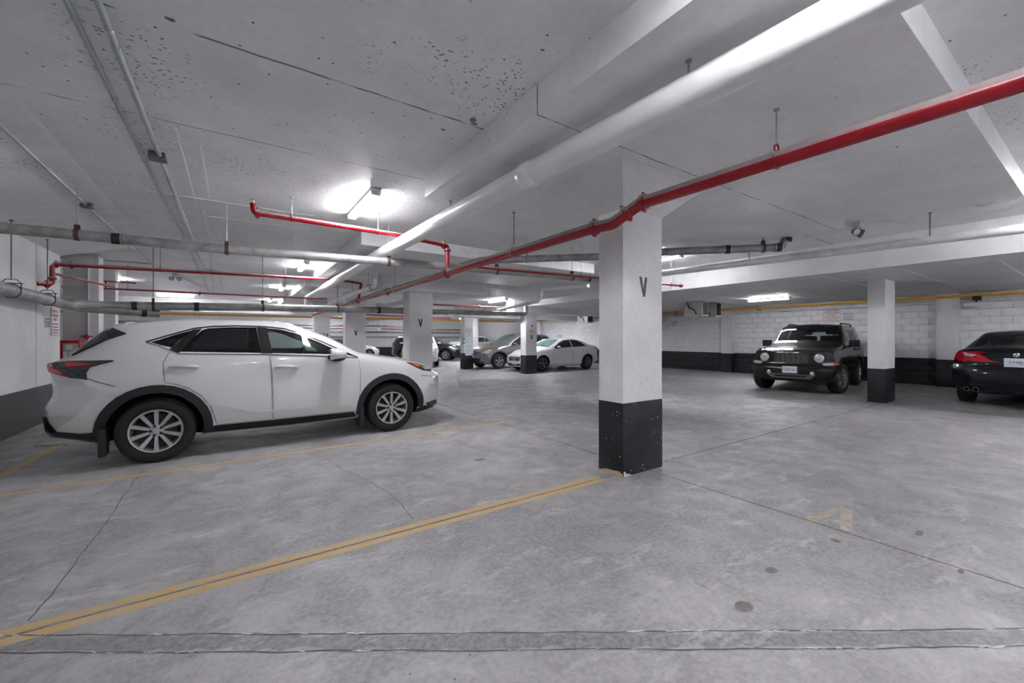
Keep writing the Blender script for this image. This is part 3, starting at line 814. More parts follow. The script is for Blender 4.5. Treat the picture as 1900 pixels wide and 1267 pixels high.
jbox('small junction box on the single left conduit', (-1.59, 7.62, 3.15), .11, .11, .05)
# ------------------------------------------------------------------ lamps
def lamp(label, u, v0, v1, ztop, along='v', w=.12, group='ceiling tube lights'):
    """vapour-tight tube light: grey tray and a glowing diffuser"""
    L = v1 - v0
    c = (u, (v0 + v1) / 2, ztop) if along == 'v' else ((v0 + v1) / 2, u, ztop)
    t = thing('tube_light', label, 'light', c, 0 if along == 'v' else math.pi / 2, group)
    h = L / 2
    MB().bbox(-w * .50, w * .50, -h, h, -.038, 0, .006).build('housing', M['lamp_body'], t, world=False)
    prof = [(-w * .48, -.036), (-w * .46, -.060), (-w * .28, -.080), (w * .28, -.080), (w * .46, -.060), (w * .48, -.036)]
    MB().prism(prof, (0, -h + .05, 0), (1, 0, 0), (0, 0, 1), (0, L - .10, 0)).build('diffuser', M['lamp'], t, world=False)
    for s in (-1, 1):
        MB().prism([(x * 1.02, z * 1.0) for x, z in prof], (0, s * (h - .05), 0), (1, 0, 0), (0, 0, 1), (0, s * .05, 0)).build('end_cap', M['lamp_body'], t, world=False)
        for k in (-1, 1):
            MB().box(k * w * .33 - .012, k * w * .33 + .012, s * (h - .03) - .012, s * (h - .03) + .012, -.082, -.07).build('clip', M['clamp'], t, world=False, smooth=0)
    return t
lamp('nearest tube light above the red sprinkler branch', 1.44, 5.05, 6.32, CE)
lamp('second tube light in the row above the white SUV', 1.44, 10.70, 11.95, CE)
lamp('third tube light in the row, far above the white SUV', 1.44, 15.9, 17.15, CE)
lamp('tube light overhead, beside the thick white pipe', 1.44, -.45, .80, CE)
lamp('tube light behind the viewer in the same row', 1.44, -5.6, -4.4, CE)
lamp('tube light half hidden right of the foreground column', 7.95, 5.25, 6.5, CE)
lamp('tube light on the low soffit above the black boxy SUV', 13.85, 5.55, 6.80, LOW)
lamp('tube light at the right beyond the drop panel edge', 8.1, -.7, .55, CE)
lamp('tube light on the low soffit above the dark sedan', 13.85, -.6, .65, LOW)
lamp('tube light above the grey crossover left of the sign column', 8.3, 12.6, 13.85, 2.86)
lamp('small far tube light right of the camera sign column', 11.3, 14.15, 15.4, LOW)
lamp('far tube light over the white sedan and gas pipe', 14.2, 18.2, 19.4, LOW)
lamp('far tube light on the left beyond the fire cabinet', -2.95, 16.5, 17.5, CE)
lamp('far crosswise tube light above the SUV rear window', 21.95, -2.6, -1.3, CE, 'u')
lamp('distant added tube light in the far bay, middle', 8.3, 19.2, 20.4, 2.86)  # this and the following distant lamps are added to brighten the far bay
lamp('distant added tube light in the far bay, near the dark crossover', 8.3, 26.0, 27.2, 2.86)
lamp('distant added tube light in the far bay, left', 1.44, 21.5, 22.7, CE)
lamp('distant added tube light before the far wall', 1.44, 27.5, 28.7, CE)
lamp('distant added tube light right of the far bay', 14.2, 26.5, 27.7, CE)
for k_, (u_, v_, z_, lb_) in enumerate(((4.9, -3.4, CE, 'added fill light behind the viewer over the drive aisle'), (8.1, -5.9, CE, 'rearmost added fill light right of the viewer'), (13.85, -5.6, LOW, 'added fill light on the low soffit far right of the viewer'))):  # unseen lamps added behind the viewer to raise the ambient light
    lamp(lb_, u_, v_, v_ + 1.25, z_)
for k_, (u_, v_, z_, lb_) in enumerate(((5.0, 29.2, CE, 'distant added fill light close to the far wall, left of the post'), (11.5, 28.6, CE, 'distant added fill light close to the far wall, right'), (-4.5, 26.5, CE, 'distant added fill light in the far left corner'), (11.3, 21.0, LOW, 'distant added fill light before the plain far column'))):  # extra lamps added to brighten the far wall and its bays
    lamp(lb_, u_, v_, v_ + 1.25, z_)
# ------------------------------------------------------------------ cars
def pchip(pts):
    xs = [p[0] for p in pts]; ys = [p[1] for p in pts]; n = len(xs)
    if n == 1: return lambda x: ys[0]
    h = [xs[i + 1] - xs[i] for i in range(n - 1)]
    d = [(ys[i + 1] - ys[i]) / h[i] for i in range(n - 1)]
    m = [d[0]] + [0 if d[i - 1] * d[i] <= 0 else (h[i - 1] + h[i]) * 3 / ((2 * h[i] + h[i - 1]) / d[i - 1] + (h[i] + 2 * h[i - 1]) / d[i]) for i in range(1, n - 1)] + [d[-1]]
    def f(x):
        if x <= xs[0]: return ys[0]
        if x >= xs[-1]: return ys[-1]
        i = 0
        while x > xs[i + 1]: i += 1
        t = (x - xs[i]) / h[i]
        return (ys[i] * (1 + 2 * t) * (1 - t) ** 2 + h[i] * m[i] * t * (1 - t) ** 2 + ys[i + 1] * t * t * (3 - 2 * t) + h[i] * m[i + 1] * t * t * (t - 1))
    return f

def crom(P_, n, ten=.8):
    out = []
    N = len(P_)
    for i in range(N - 1):
        p0 = P_[max(i - 1, 0)]; p1 = P_[i]; p2 = P_[i + 1]; p3 = P_[min(i + 2, N - 1)]
        l = math.hypot(p2[0] - p1[0], p2[1] - p1[1])
        def tg(a, b, c):
            la = math.hypot(b[0] - a[0], b[1] - a[1]); lb = math.hypot(c[0] - b[0], c[1] - b[1])
            q = ten * l / max(la + lb, 1e-6)
            return ((c[0] - a[0]) * q, (c[1] - a[1]) * q)
        t1 = tg(p0, p1, p2) if i else (p2[0] - p1[0], p2[1] - p1[1])
        t2 = tg(p1, p2, p3) if i < N - 2 else (p2[0] - p1[0], p2[1] - p1[1])
        for k in range(n):
            s = k / n
            a = 1 - 3 * s * s + 2 * s ** 3; b = s - 2 * s * s + s ** 3; c = 3 * s * s - 2 * s ** 3; d = s ** 3 - s * s
            out.append(tuple(a * p1[j] + b * t1[j] + c * p2[j] + d * t2[j] for j in (0, 1)))
    out.append(P_[-1])
    return out

class Car:
    def __init__(s, label, cat, loc, rotz, k, paint, group='parked cars'):
        s.k = k; s.paint = paint
        s.t = thing('parked_car', label, cat, loc, rotz, group)
        s.f = {n: pchip(v) for n, v in k['c'].items()}
        s.body_mesh()
    # ---- lofted body
    def ring(s, x, inset=0.0):
        f = s.f
        zb, ws, zs, wl, zl, wm, zm, wb, zbl, wr, zr, zt = (f[n](x) for n in ('zb', 'ws', 'zs', 'wl', 'zl', 'wm', 'zm', 'wb', 'zbl', 'wr', 'zr', 'zt'))
        return [(0, zb), (ws * .85, zb), (ws, zs), (wl, zl), (wm, zm), (wb, zbl), (wr, zr), (wr * .6, zr + (zt - zr) * .72), (0, zt)]
    def warp(s, x, y, z):
        k = s.k
        x0, x1, Wd = k['x0'], k['x1'], k['W']
        B = k.get('B', .95)
        if x > x1 - B:
            t = (x - x1 + B) / B
            x -= k['kf'] * (abs(y) / Wd) ** k.get('pf', 5) * t * t * (3 - 2 * t) * 1.0
            x += s.nose(z) * max(0, (t - .35) / .65) ** 1.5
        if x < x0 + B:
            t = (x0 + B - x) / B
            x += k['kr'] * (abs(y) / Wd) ** k.get('pr', 5) * t * t * (3 - 2 * t)
            x += s.tail(z) * max(0, (t - .35) / .65) ** 1.5
        return (x, y, z)
    def body_mesh(s):
        k = s.k
        s.nose = pchip(k.get('nose', [(0, 0), (2, 0)])); s.tail = pchip(k.get('tail', [(0, 0), (2, 0)]))
        N = k.get('N', 92); x0, x1 = k['x0'], k['x1']
        sub = 5
        rows = []
        for i in range(N + 1):
            x = x0 + (x1 - x0) * i / N
            rows.append((x, crom(s.ring(x), sub, k.get('ten', .8))))
        m = len(rows[0][1])
        vs = []; fs = []; idx = {}
        def V(i, j, f):   # station, ring index, lateral fraction
            x, r = rows[i]; y, z = r[j]
            key = (i, j, round(f * 20)) if y > 1e-6 else (i, j, 0)
            if key not in idx:
                idx[key] = len(vs); vs.append(s.warp(x, y * f, z))
            return idx[key]
        for i in range(N):
            for j in range(m - 1):
                for sg in (1, -1):
                    q = [V(i, j, sg), V(i + 1, j, sg), V(i + 1, j + 1, sg), V(i, j + 1, sg)]
                    q = list(dict.fromkeys(q))
                    if sg < 0: q.reverse()
                    if len(q) > 2: fs.append(q)
        fr = [-1, -.8, -.6, -.4, -.2, 0, .2, .4, .6, .8, 1]
        for i in (0, N):
            for j in range(m - 1):
                for a, b in zip(fr, fr[1:]):
                    q = list(dict.fromkeys([V(i, j, a), V(i, j, b), V(i, j + 1, b), V(i, j + 1, a)]))
                    if i: q.reverse()
                    if len(q) > 2: fs.append(q)
        me = bpy.data.meshes.new('body')
        me.from_pydata(vs, [], fs)
        bm = bmesh.new(); bm.from_mesh(me)
        bmesh.ops.remove_doubles(bm, verts=bm.verts[:], dist=1e-5)
        bmesh.ops.recalc_face_normals(bm, faces=bm.faces[:])
        bm.to_mesh(me)
        s.bvh = BVHTree.FromBMesh(bm); bm.free()
        me.materials.append(s.paint)
        s.me = me
    # ---- boolean cuts
    def cut(s, mbs):
        o = bpy.data.objects.new('body', s.me); COL.objects.link(o)
        cs = []
        for mb, mat in mbs:
            c = bpy.data.objects.new('cutter', mb.mesh('cutter', mat, smooth=0)); COL.objects.link(c); cs.append(c)
            md = o.modifiers.new('cut', 'BOOLEAN'); md.object = c; md.operation = 'DIFFERENCE'; md.solver = 'EXACT'; md.material_mode = 'TRANSFER'
        dg = bpy.context.evaluated_depsgraph_get()
        me = bpy.data.meshes.new_from_object(o.evaluated_get(dg))
        bpy.data.objects.remove(o)
        for c in cs: bpy.data.objects.remove(c)
        s.me = me
    def finish(s):
        me = s.me
        me.name = 'body'
        me.polygons.foreach_set('use_smooth', [True] * len(me.polygons))
        me.set_sharp_from_angle(angle=rad(32))
        o = bpy.data.objects.new('body', me); COL.objects.link(o); o.parent = s.t
        s.body = o
        return o
    def wells(s, r, depth=.32):
        mb = MB()
        for x in (0, s.k['wb']):
            for sg in (1, -1):
                y0 = s.k['W'] - depth
                mb.cyl((x, sg * y0, s.k['r'] + .0), (x, sg * (s.k['W'] + .3), s.k['r']), r, 40)
        return (mb, M['well'])
    def cabin(s, xa, xb, z0=.62, th=.05):
        """hollow the cabin"""
        vs = []; fs = []; n = 26
        for i in range(n + 1):
            x = xa + (xb - xa) * i / n
            f = s.f
            zt = f['zt'](x) - th; zr = min(f['zr'](x) - th * .8, zt - .01); wr = f['wr'](x) - th * .7; wb = f['wb'](x) - th; zbl = min(f['zbl'](x), zr - .02)
            zz = min(z0, zbl - .05)
            r = [(wb, zz), (wb, zbl), (wr, zr), (wr * .6, zr + (zt - zr) * .72)]
            ring = [(y, z) for y, z in r] + [(0, zt)] + [(-y, z) for y, z in reversed(r)]
            vs += [(x, y, z) for y, z in ring]
        m = 9
        for i in range(n):
            for j in range(m):
                a = i * m + j; b = i * m + (j + 1) % m
                fs.append((a, b, b + m, a + m))
        fs.append(tuple(range(m - 1, -1, -1))); fs.append(tuple(n * m + j for j in range(m)))
        return (MB().add(vs, fs), M['interior'])
    def side_holes(s, polys):
        mb = MB()
        for p in polys:
            mb.prism(p, (0, -1.4, 0), (1, 0, 0), (0, 0, 1), (0, 2.8, 0))
        return (mb, M['gloss_black'])
    def top_hole(s, poly, z0, z1=2.2):
        return (MB().prism(poly, (0, 0, z0), (1, 0, 0), (0, 1, 0), (0, 0, z1 - z0)), M['gloss_black'])
    # ---- patches laid on the body skin
    def patch(s, name, poly, mat, axis='y', side=-1, off=.004, thick=.008, res=.05, parent=None, dens=.04, label=None, quads=None, smooth=40):
        """poly in (x,z) for side patches, (y,z) for front(+1)/rear(-1) ones, (x,y) from above"""
        P_ = []
        n = len(poly)
        for i in range(n):
            a = Vector(poly[i]); b = Vector(poly[(i + 1) % n])
            q = max(1, int((b - a).length / dens))
            for j in range(q): P_.append(a.lerp(b, j / q))
        bm = bmesh.new()
        if quads:
            ca = [bm.verts.new((p[0], p[1], 0)) for p in quads[0]]; cb = [bm.verts.new((p[0], p[1], 0)) for p in quads[1]]
            for i in range(len(ca) - 1): bm.faces.new((ca[i], ca[i + 1], cb[i + 1], cb[i]))
        else:
            bm.faces.new([bm.verts.new((p.x, p.y, 0)) for p in P_])
        for f in bm.faces: f.normal_update()
        bmesh.ops.triangulate(bm, faces=bm.faces[:], ngon_method='EAR_CLIP')
        x0 = min(p.x for p in P_); x1 = max(p.x for p in P_); y0 = min(p.y for p in P_); y1 = max(p.y for p in P_)
        for ax, lo, hi in ((0, x0, x1), (1, y0, y1)):
            q = int((hi - lo) / res)
            for i in range(1, q + 1):
                v = lo + (hi - lo) * i / (q + 1)
                pc = (v, 0, 0) if ax == 0 else (0, v, 0); pn = (1, 0, 0) if ax == 0 else (0, 1, 0)
                bmesh.ops.bisect_plane(bm, geom=bm.verts[:] + bm.edges[:] + bm.faces[:], plane_co=pc, plane_no=pn)
        nor = {}
        ax = {'y': Vector((0, side, 0)), 'x': Vector((side, 0, 0)), 'z': Vector((0, 0, 1))}[axis]
        for v in bm.verts:
            a, b = v.co.x, v.co.y
            if axis == 'y': p = Vector((a, 0, b))
            elif axis == 'x': p = Vector((1.2, a, b))
            else: p = Vector((a, b, .9))
            st = p + ax * 4
            if axis == 'x': st.x = 6 * side + 1
            hit, nn, _, _ = s.bvh.ray_cast(st, -ax)
            if hit is None:
                if axis == 'y': g = Vector((a, side * .8, b))
                elif axis == 'x': g = Vector((s.k['x1'] if side > 0 else s.k['x0'], a, b))
                else: g = Vector((a, b, 1.2))
                hit, nn, _, _ = s.bvh.find_nearest(g)
            v.co = hit + nn * off
            nor[v] = nn.copy()
        be = [e for e in bm.edges if e.is_boundary]
        ret = bmesh.ops.extrude_edge_only(bm, edges=be)
        nv = [g for g in ret['geom'] if isinstance(g, bmesh.types.BMVert)]
        for v in nv:
            best = None
            for e in v.link_edges:
                o = e.other_vert(v)
                if o in nor: best = o; break
            if best: v.co = v.co - nor[best] * thick
        bmesh.ops.recalc_face_normals(bm, faces=bm.faces[:])
        c = bm.calc_volume(signed=True) if False else None
        # make sure the outer faces look outwards
        f0 = max(bm.faces, key=lambda f: f.calc_area())
        ref = nor.get(f0.verts[0], ax)
        if f0.normal.dot(ref) < 0: bmesh.ops.reverse_faces(bm, faces=bm.faces[:])
        me = bpy.data.meshes.new(name); bm.to_mesh(me); bm.free()
        me.materials.append(mat)
        me.polygons.foreach_set('use_smooth', [True] * len(me.polygons)); me.set_sharp_from_angle(angle=rad(smooth))
        o = bpy.data.objects.new(name, me); COL.objects.link(o); o.parent = parent or s.t
        if label: o['label'] = label
        return o
    def both(s, name, poly, mat, **kw):
        return [s.patch(name, poly, mat, 'y', sd, **kw) for sd in (-1, 1)]
    def strip(s, name, line, w, mat, axis='y', side=-1, off=.002, closed=False, **kw):
        if closed:
            h = len(line) // 2
            s.strip(name, line[:h + 1], w, mat, axis, side, off, **kw)
            return s.strip(name, line[h:] + line[:1], w, mat, axis, side, off, **kw)
        P_ = [Vector(p) for p in line]; n = len(P_)
        A = []; B = []
        for i, p in enumerate(P_):
            d = (P_[min(i + 1, n - 1)] - P_[max(i - 1, 0)]).normalized()
            q = Vector((-d.y, d.x)) * w / 2
            A.append(p + q); B.append(p - q)
        return s.patch(name, A + B[::-1], mat, axis, side, off, .004, .06, quads=(A, B), **kw)
    def arch(s, name, x, r0, r1, a0, a1, mat, side, off=.014, thick=.02):
        z = s.k['r']; n = 18
        o = [(x + r1 * math.cos(rad(a0 + (a1 - a0) * i / n)), z + r1 * math.sin(rad(a0 + (a1 - a0) * i / n))) for i in range(n + 1)]
        i_ = [(x + r0 * math.cos(rad(a0 + (a1 - a0) * i / n)), z + r0 * math.sin(rad(a0 + (a1 - a0) * i / n))) for i in range(n + 1)]
        return s.patch(name, o + i_[::-1], mat, 'y', side, off, thick, .06)
    # ---- wheels
    def wheel(s, x, side, r, rr, w, yo, style, rim_mat, spokes, steer=0):
        sd = side
        c = Vector((x, sd * yo, r)); ax = Vector((-math.sin(steer) * sd, math.cos(steer) * sd, 0))      # yo = outer face of the tyre
        h = w
        prof = [(rr + .004, -.012), (rr + .02, -.002), (rr + .035, .004), (r - .035, .004), (r - .012, -.008), (r - .002, -.03), (r, -.05), (r, -h + .05), (r - .012, -h + .01), (rr, -h)]
        mb = MB().lathe(prof, c, ax, 56)
        ty = mb.build('tyre', M['tyre'], s.t, world=False, smooth=40)
        MB().lathe([(r - .004, -.052), (r + .0035, -.054), (r + .0035, -.075), (r - .004, -.077)], c, ax, 56).lathe([(r - .004, -h * .5 + .012), (r + .0035, -h * .5 + .01), (r + .0035, -h * .5 - .01), (r - .004, -h * .5 - .012)], c, ax, 56).build('tread_rib', M['tyre'], ty, world=False)
        MB().lathe([(rr + .006, -.004), (rr + .004, .004), (rr - .012, .002), (rr - .018, -.02), (rr - .03, -.06), (rr - .035, -h * .8)], c, ax, 48).build('rim', rim_mat, ty, world=False)
        MB().lathe([(.03, -.10), (rr * .80, -.10), (rr * .80, -.112), (.03, -.112)], c, ax, 36).build('brake_disc', M['steel'], ty, world=False)
        MB().lathe([(0, -h * .7), (rr - .03, -h * .7)], c, ax, 24).build('backing', M['well'], ty, world=False)
        ex = Vector((math.cos(steer), math.sin(steer), 0)); ez = Vector((0, 0, 1))
        for q in range(spokes):
            if style == 'pairs':
                a = 2 * math.pi * (q // 2) / (spokes / 2) + (-.27 if q % 2 else .27) + math.pi / 2
            else: a = 2 * math.pi * q / spokes + math.pi / 2
            d = ex * math.cos(a) + ez * math.sin(a); n_ = ex * -math.sin(a) + ez * math.cos(a)
            w0, w1 = {'pairs': (.017, .024), 'wide': (.040, .030), 'five': (.034, .020), 'thin': (.016, .018), 'nx': (.014, .020)}[style]
            pts = []
            R0, R1 = rr * .16, rr - .008
            vs = []
            for rad_, ww, dp in ((R0, w0, -.022), ((R0 + R1) / 2, (w0 + w1) / 2, -.012), (R1, w1, -.004)):
                for sg, dd in ((-1, 0), (1, 0), (1, -.04), (-1, -.04)):
                    vs.append(c + d * rad_ + n_ * sg * ww * (1 if dd == 0 else 1.25) + ax * (dp + dd))
            fs = []
            for e in range(2):
                b = e * 4
                for j in range(4): fs.append((b + j, b + (j + 1) % 4, b + 4 + (j + 1) % 4, b + 4 + j))
            fs += [(0, 1, 2, 3), (11, 10, 9, 8)]
            MB().add(vs, fs).build('spoke', rim_mat, ty, world=False)
        MB().lathe([(0, -.006), (.028, -.008), (.032, -.016), (rr * .27, -.02), (rr * .30, -.045), (rr * .3, -.06)], c, ax, 28).build('hub', rim_mat, ty, world=False)
        for q in range(5):
            a = 2 * math.pi * q / 5 + math.pi / 2 + .3
            p = c + (ex * math.cos(a) + ez * math.sin(a)) * rr * .225
            MB().cyl(p + ax * -.03, p + ax * -.008, .016, 8).build('lug_nut', M['coupling'] if style == 'nx' else M['steel'], ty, world=False)
        return ty
    def wheels(s, rr, w, style, rim_mat, spokes, inset=.012, steer=0):
        for x in (0, s.k['wb']):
            for sd in (-1, 1):
                s.wheel(x, sd, s.k['r'], rr, w, s.k['W'] - inset, style, rim_mat, spokes, steer if x else 0)
    # ---- bits
    def mirror(s, x, z, y, sx=.10, sy=.11, sz=.075, mat=None, boxy=False):
        for sd in (-1, 1):
            if boxy:
                o = MB().bbox(x - sx, x + sx * .6, min(sd * y, sd * (y + 2 * sy)), max(sd * y, sd * (y + 2 * sy)), z - sz, z + sz, .03).build('mirror', mat or s.paint, s.t, world=False)
            else:
                mb = MB().sphere((x, sd * (y + sy), z), sx, sy, sz, 18, 12)
                mb.v = [(px if px > x - sx * .55 else x - sx * .55, py, pz) for px, py, pz in mb.v]
                o = mb.build('mirror', mat or s.paint, s.t, world=False)
            MB().tube([(x + .02, sd * (y - .10), z - sz * 1.1), (x + .01, sd * (y + sy * .4), z - sz * .75), (x, sd * (y + sy * .8), z - sz * .5)], [.030, .026, .03], 10).build('mirror_arm', M['plastic'], o, world=False)
            MB().bbox(x - sx * .6 - .004, x - sx * .5, min(sd * (y + sy * .3), sd * (y + sy * 1.75)), max(sd * (y + sy * .3), sd * (y + sy * 1.75)), z - sz * .7, z + sz * .7, .002).build('mirror_glass', M['chrome'], o, world=False)
            if not boxy: MB().sphere((x + .01, sd * (y + sy * .92), z - sz * .42), sx * .86, sy * .93, sz * .66, 16, 10).build('mirror_shell', M['plastic'], o, world=False)
    def handle(s, x, z, L=.24, mat=None, door=None, side=-1):
        hit, n, _, _ = s.bvh.ray_cast(Vector((x, side * 3, z)), Vector((0, -side, 0)))
        if hit is None: return
        y = hit.y
        s.patch('handle_cup', [(x + L * .42 * math.cos(a) , z - .008 + .042 * math.sin(a)) for a in [i * math.pi / 8 for i in range(16)]], M['plastic_grey'] if mat is None else mat, 'y', side, .006, .006, .05, parent=door)
        pts = [(x - L / 2, y + side * .006, z + .004), (x - L * .36, y + side * .026, z + .012), (x, y + side * .036, z + .014), (x + L * .36, y + side * .026, z + .006), (x + L / 2, y + side * .006, z - .004)]
        MB().tube(pts, [.010, .019, .022, .019, .010], 10).build('handle', mat or s.paint, door or s.t, world=False, smooth=60)
    def seats(s, xs, zc, w=.5, ys=(-.36, .36), mat=None, h=.62, hr=.16):
        for x in xs:
            for y in ys:
                o = MB().bbox(x - .12, x + .42, y - w / 2, y + w / 2, zc - .12, zc + .06, .05).bbox(x - .22, x - .06, y - w / 2, y + w / 2, zc, zc + h, .06).build('seat', mat or M['seat'], s.t, world=False)
                MB().bbox(x - .21, x - .10, y - .13, y + .13, zc + h + .03, zc + h + .03 + hr, .04).cyl((x - .155, y - .06, zc + h - .05), (x - .155, y - .06, zc + h + .08), .008, 6).cyl((x - .155, y + .06, zc + h - .05), (x - .155, y + .06, zc + h + .08), .008, 6).build('headrest', mat or M['seat'], o, world=False)
    def dash(s, x, z, w, ysteer=.36):
        MB().bbox(x - .05, x + .40, -w, w, z - .35, z, .05).build('dashboard', M['interior'], s.t, world=False)
        o = MB().ring((x - .18, ysteer, z - .02), Vector((1, 0, -.45)), .185, .016, 28, 8).build('steering_wheel', M['cable'], s.t, world=False)
        MB().sphere((x - .16, ysteer, z - .03), .04, .07, .06, 10, 8).box(x - .18, x - .15, ysteer - .18, ysteer + .18, z - .045, z - .015).build('wheel_hub', M['cable'], o, world=False)
    def lens_disc(s, name, y, z, r, mat, side=1, rim=None, depth=.03):
        """round lamp on the front or rear face"""
        hit, n, _, _ = s.bvh.ray_cast(Vector((6 * side + 1, y, z)), Vector((-side, 0, 0)))
        x = hit.x
        c = Vector((x, y, z)); ax = Vector((side, 0, 0))
        o = MB().lathe([(0, .022), (r * .5, .020), (r * .85, .012), (r * .98, 0), (r * .98, -depth)], c, ax, 28).build(name, mat, s.t, world=False)
        MB().lathe([(r * .97, .008), (r * 1.12, .004), (r * 1.15, -.01), (r * 1.15, -depth), (r * .97, -depth)], c, ax, 28).build('lamp_bezel', rim or M['gloss_black'], o, world=False)
        MB().sphere((x + side * .012, y, z), .012, r * .42, r * .42, 12, 8).build('lamp_reflector', M['chrome'], o, world=False)
        return o
    def plate(s, y, z, text, side=1, mat=None, ink=None, w=.305, h=.155, x=None):
        if x is None:
            hit, n, _, _ = s.bvh.ray_cast(Vector((6 * side + 1, y, z)), Vector((-side, 0, 0))); x = hit.x
        xx = sorted((x, x + side * .016))
        o = MB().bbox(xx[0], xx[1], y - w / 2, y + w / 2, z - h / 2, z + h / 2, .004).build('licence_plate', mat or M['plate'], s.t, world=False)
        if text: text_part('lettering', text, .075, ink or M['plate_ink'], o, (x + side * .0165, y, z), (0, side, 0), (0, 0, 1), .002, world=False)
        return o

def C_(**k): return k

# ======================================================= white SUV, nose to the right
NX = dict(x0=-.95, x1=3.62, W=.922, wb=2.66, r=.352, kf=.50, pf=6, kr=.42, pr=6, B=1.0,
    nose=[(.2, -.16), (.35, -.04), (.55, 0), (.75, -.03), (.95, -.10)], tail=[(.25, .14), (.42, .02), (.6, 0), (.8, .07), (1.0, .05), (1.2, .02)],
    c=dict(
        zb=[(-.95, .36), (-.5, .25), (3.2, .22), (3.62, .27)],
        ws=[(-.95, .80), (-.4, .86), (3, .86), (3.62, .84)],
        zs=[(-.95, .46), (-.5, .32), (0, .29), (2.6, .29), (3.3, .30), (3.62, .33)],
        wl=[(-.95, .89), (-.4, .915), (.7, .916), (1.8, .916), (2.4, .916), (3.2, .915), (3.62, .90)],
        zl=[(-.95, .60), (-.2, .56), (.6, .45), (2.1, .43), (2.66, .54), (3.62, .46)],
        wm=[(-.95, .90), (-.5, .918), (.0, .922), (.9, .885), (1.8, .882), (2.6, .92), (3.2, .915), (3.62, .88)],
        zm=[(-.95, .86), (-.4, .92), (.2, .93), (1.2, .90), (2.2, .88), (2.9, .82), (3.62, .60)],
        wb=[(-.95, .80), (-.5, .84), (0, .86), (.8, .855), (2.2, .865), (2.8, .85), (3.3, .82), (3.62, .78)],
        zbl=[(-.95, 1.05), (-.7, 1.12), (-.3, 1.18), (.2, 1.19), (1.1, 1.165), (2.2, 1.10), (2.7, 1.03), (3.2, .93), (3.62, .74)],
        wr=[(-.95, .66), (-.6, .63), (-.3, .61), (.4, .62), (1.2, .62), (1.7, .645), (2.2, .73), (2.5, .74), (3.2, .70), (3.62, .60)],
        zr=[(-.95, 1.10), (-.75, 1.185), (-.6, 1.31), (-.42, 1.475), (-.2, 1.535), (.43, 1.585), (1.0, 1.585), (1.3, 1.56), (1.6, 1.475), (1.95, 1.32), (2.25, 1.165), (2.45, 1.125), (3.0, 1.035), (3.4, .93), (3.62, .80)],
        zt=[(-.95, 1.12), (-.77, 1.20), (-.6, 1.35), (-.42, 1.51), (-.2, 1.58), (.43, 1.64), (1.0, 1.645), (1.35, 1.605), (1.7, 1.48), (2.05, 1.32), (2.35, 1.165), (2.55, 1.135), (3.0, 1.07), (3.4, .97), (3.62, .82)]))
nx = Car('large pearl white SUV parked on the left, nose to the right', 'car', (-.73, 6.90, 0), rad(1.7), NX, M['paint_white'])
win_q = [(-.06, 1.335), (.02, 1.365), (.15, 1.42), (.31, 1.475), (.20, 1.36), (.125, 1.275), (.03, 1.30)]
win_r = [(.20, 1.225), (.28, 1.34), (.40, 1.475), (.46, 1.50), (.7, 1.518), (.96, 1.520), (1.0, 1.195)]
win_f = [(1.125, 1.19), (1.075, 1.512), (1.25, 1.495), (1.45, 1.435), (1.7, 1.325), (1.93, 1.205), (1.98, 1.155)]
nx.cut([nx.wells(.425), nx.cabin(-.35, 2.2, .70), nx.side_holes([win_q, win_r, win_f]), nx.top_hole([(1.42, -.56), (1.42, .56), (2.2, .66), (2.2, -.66)], 1.14)])
nx.finish()
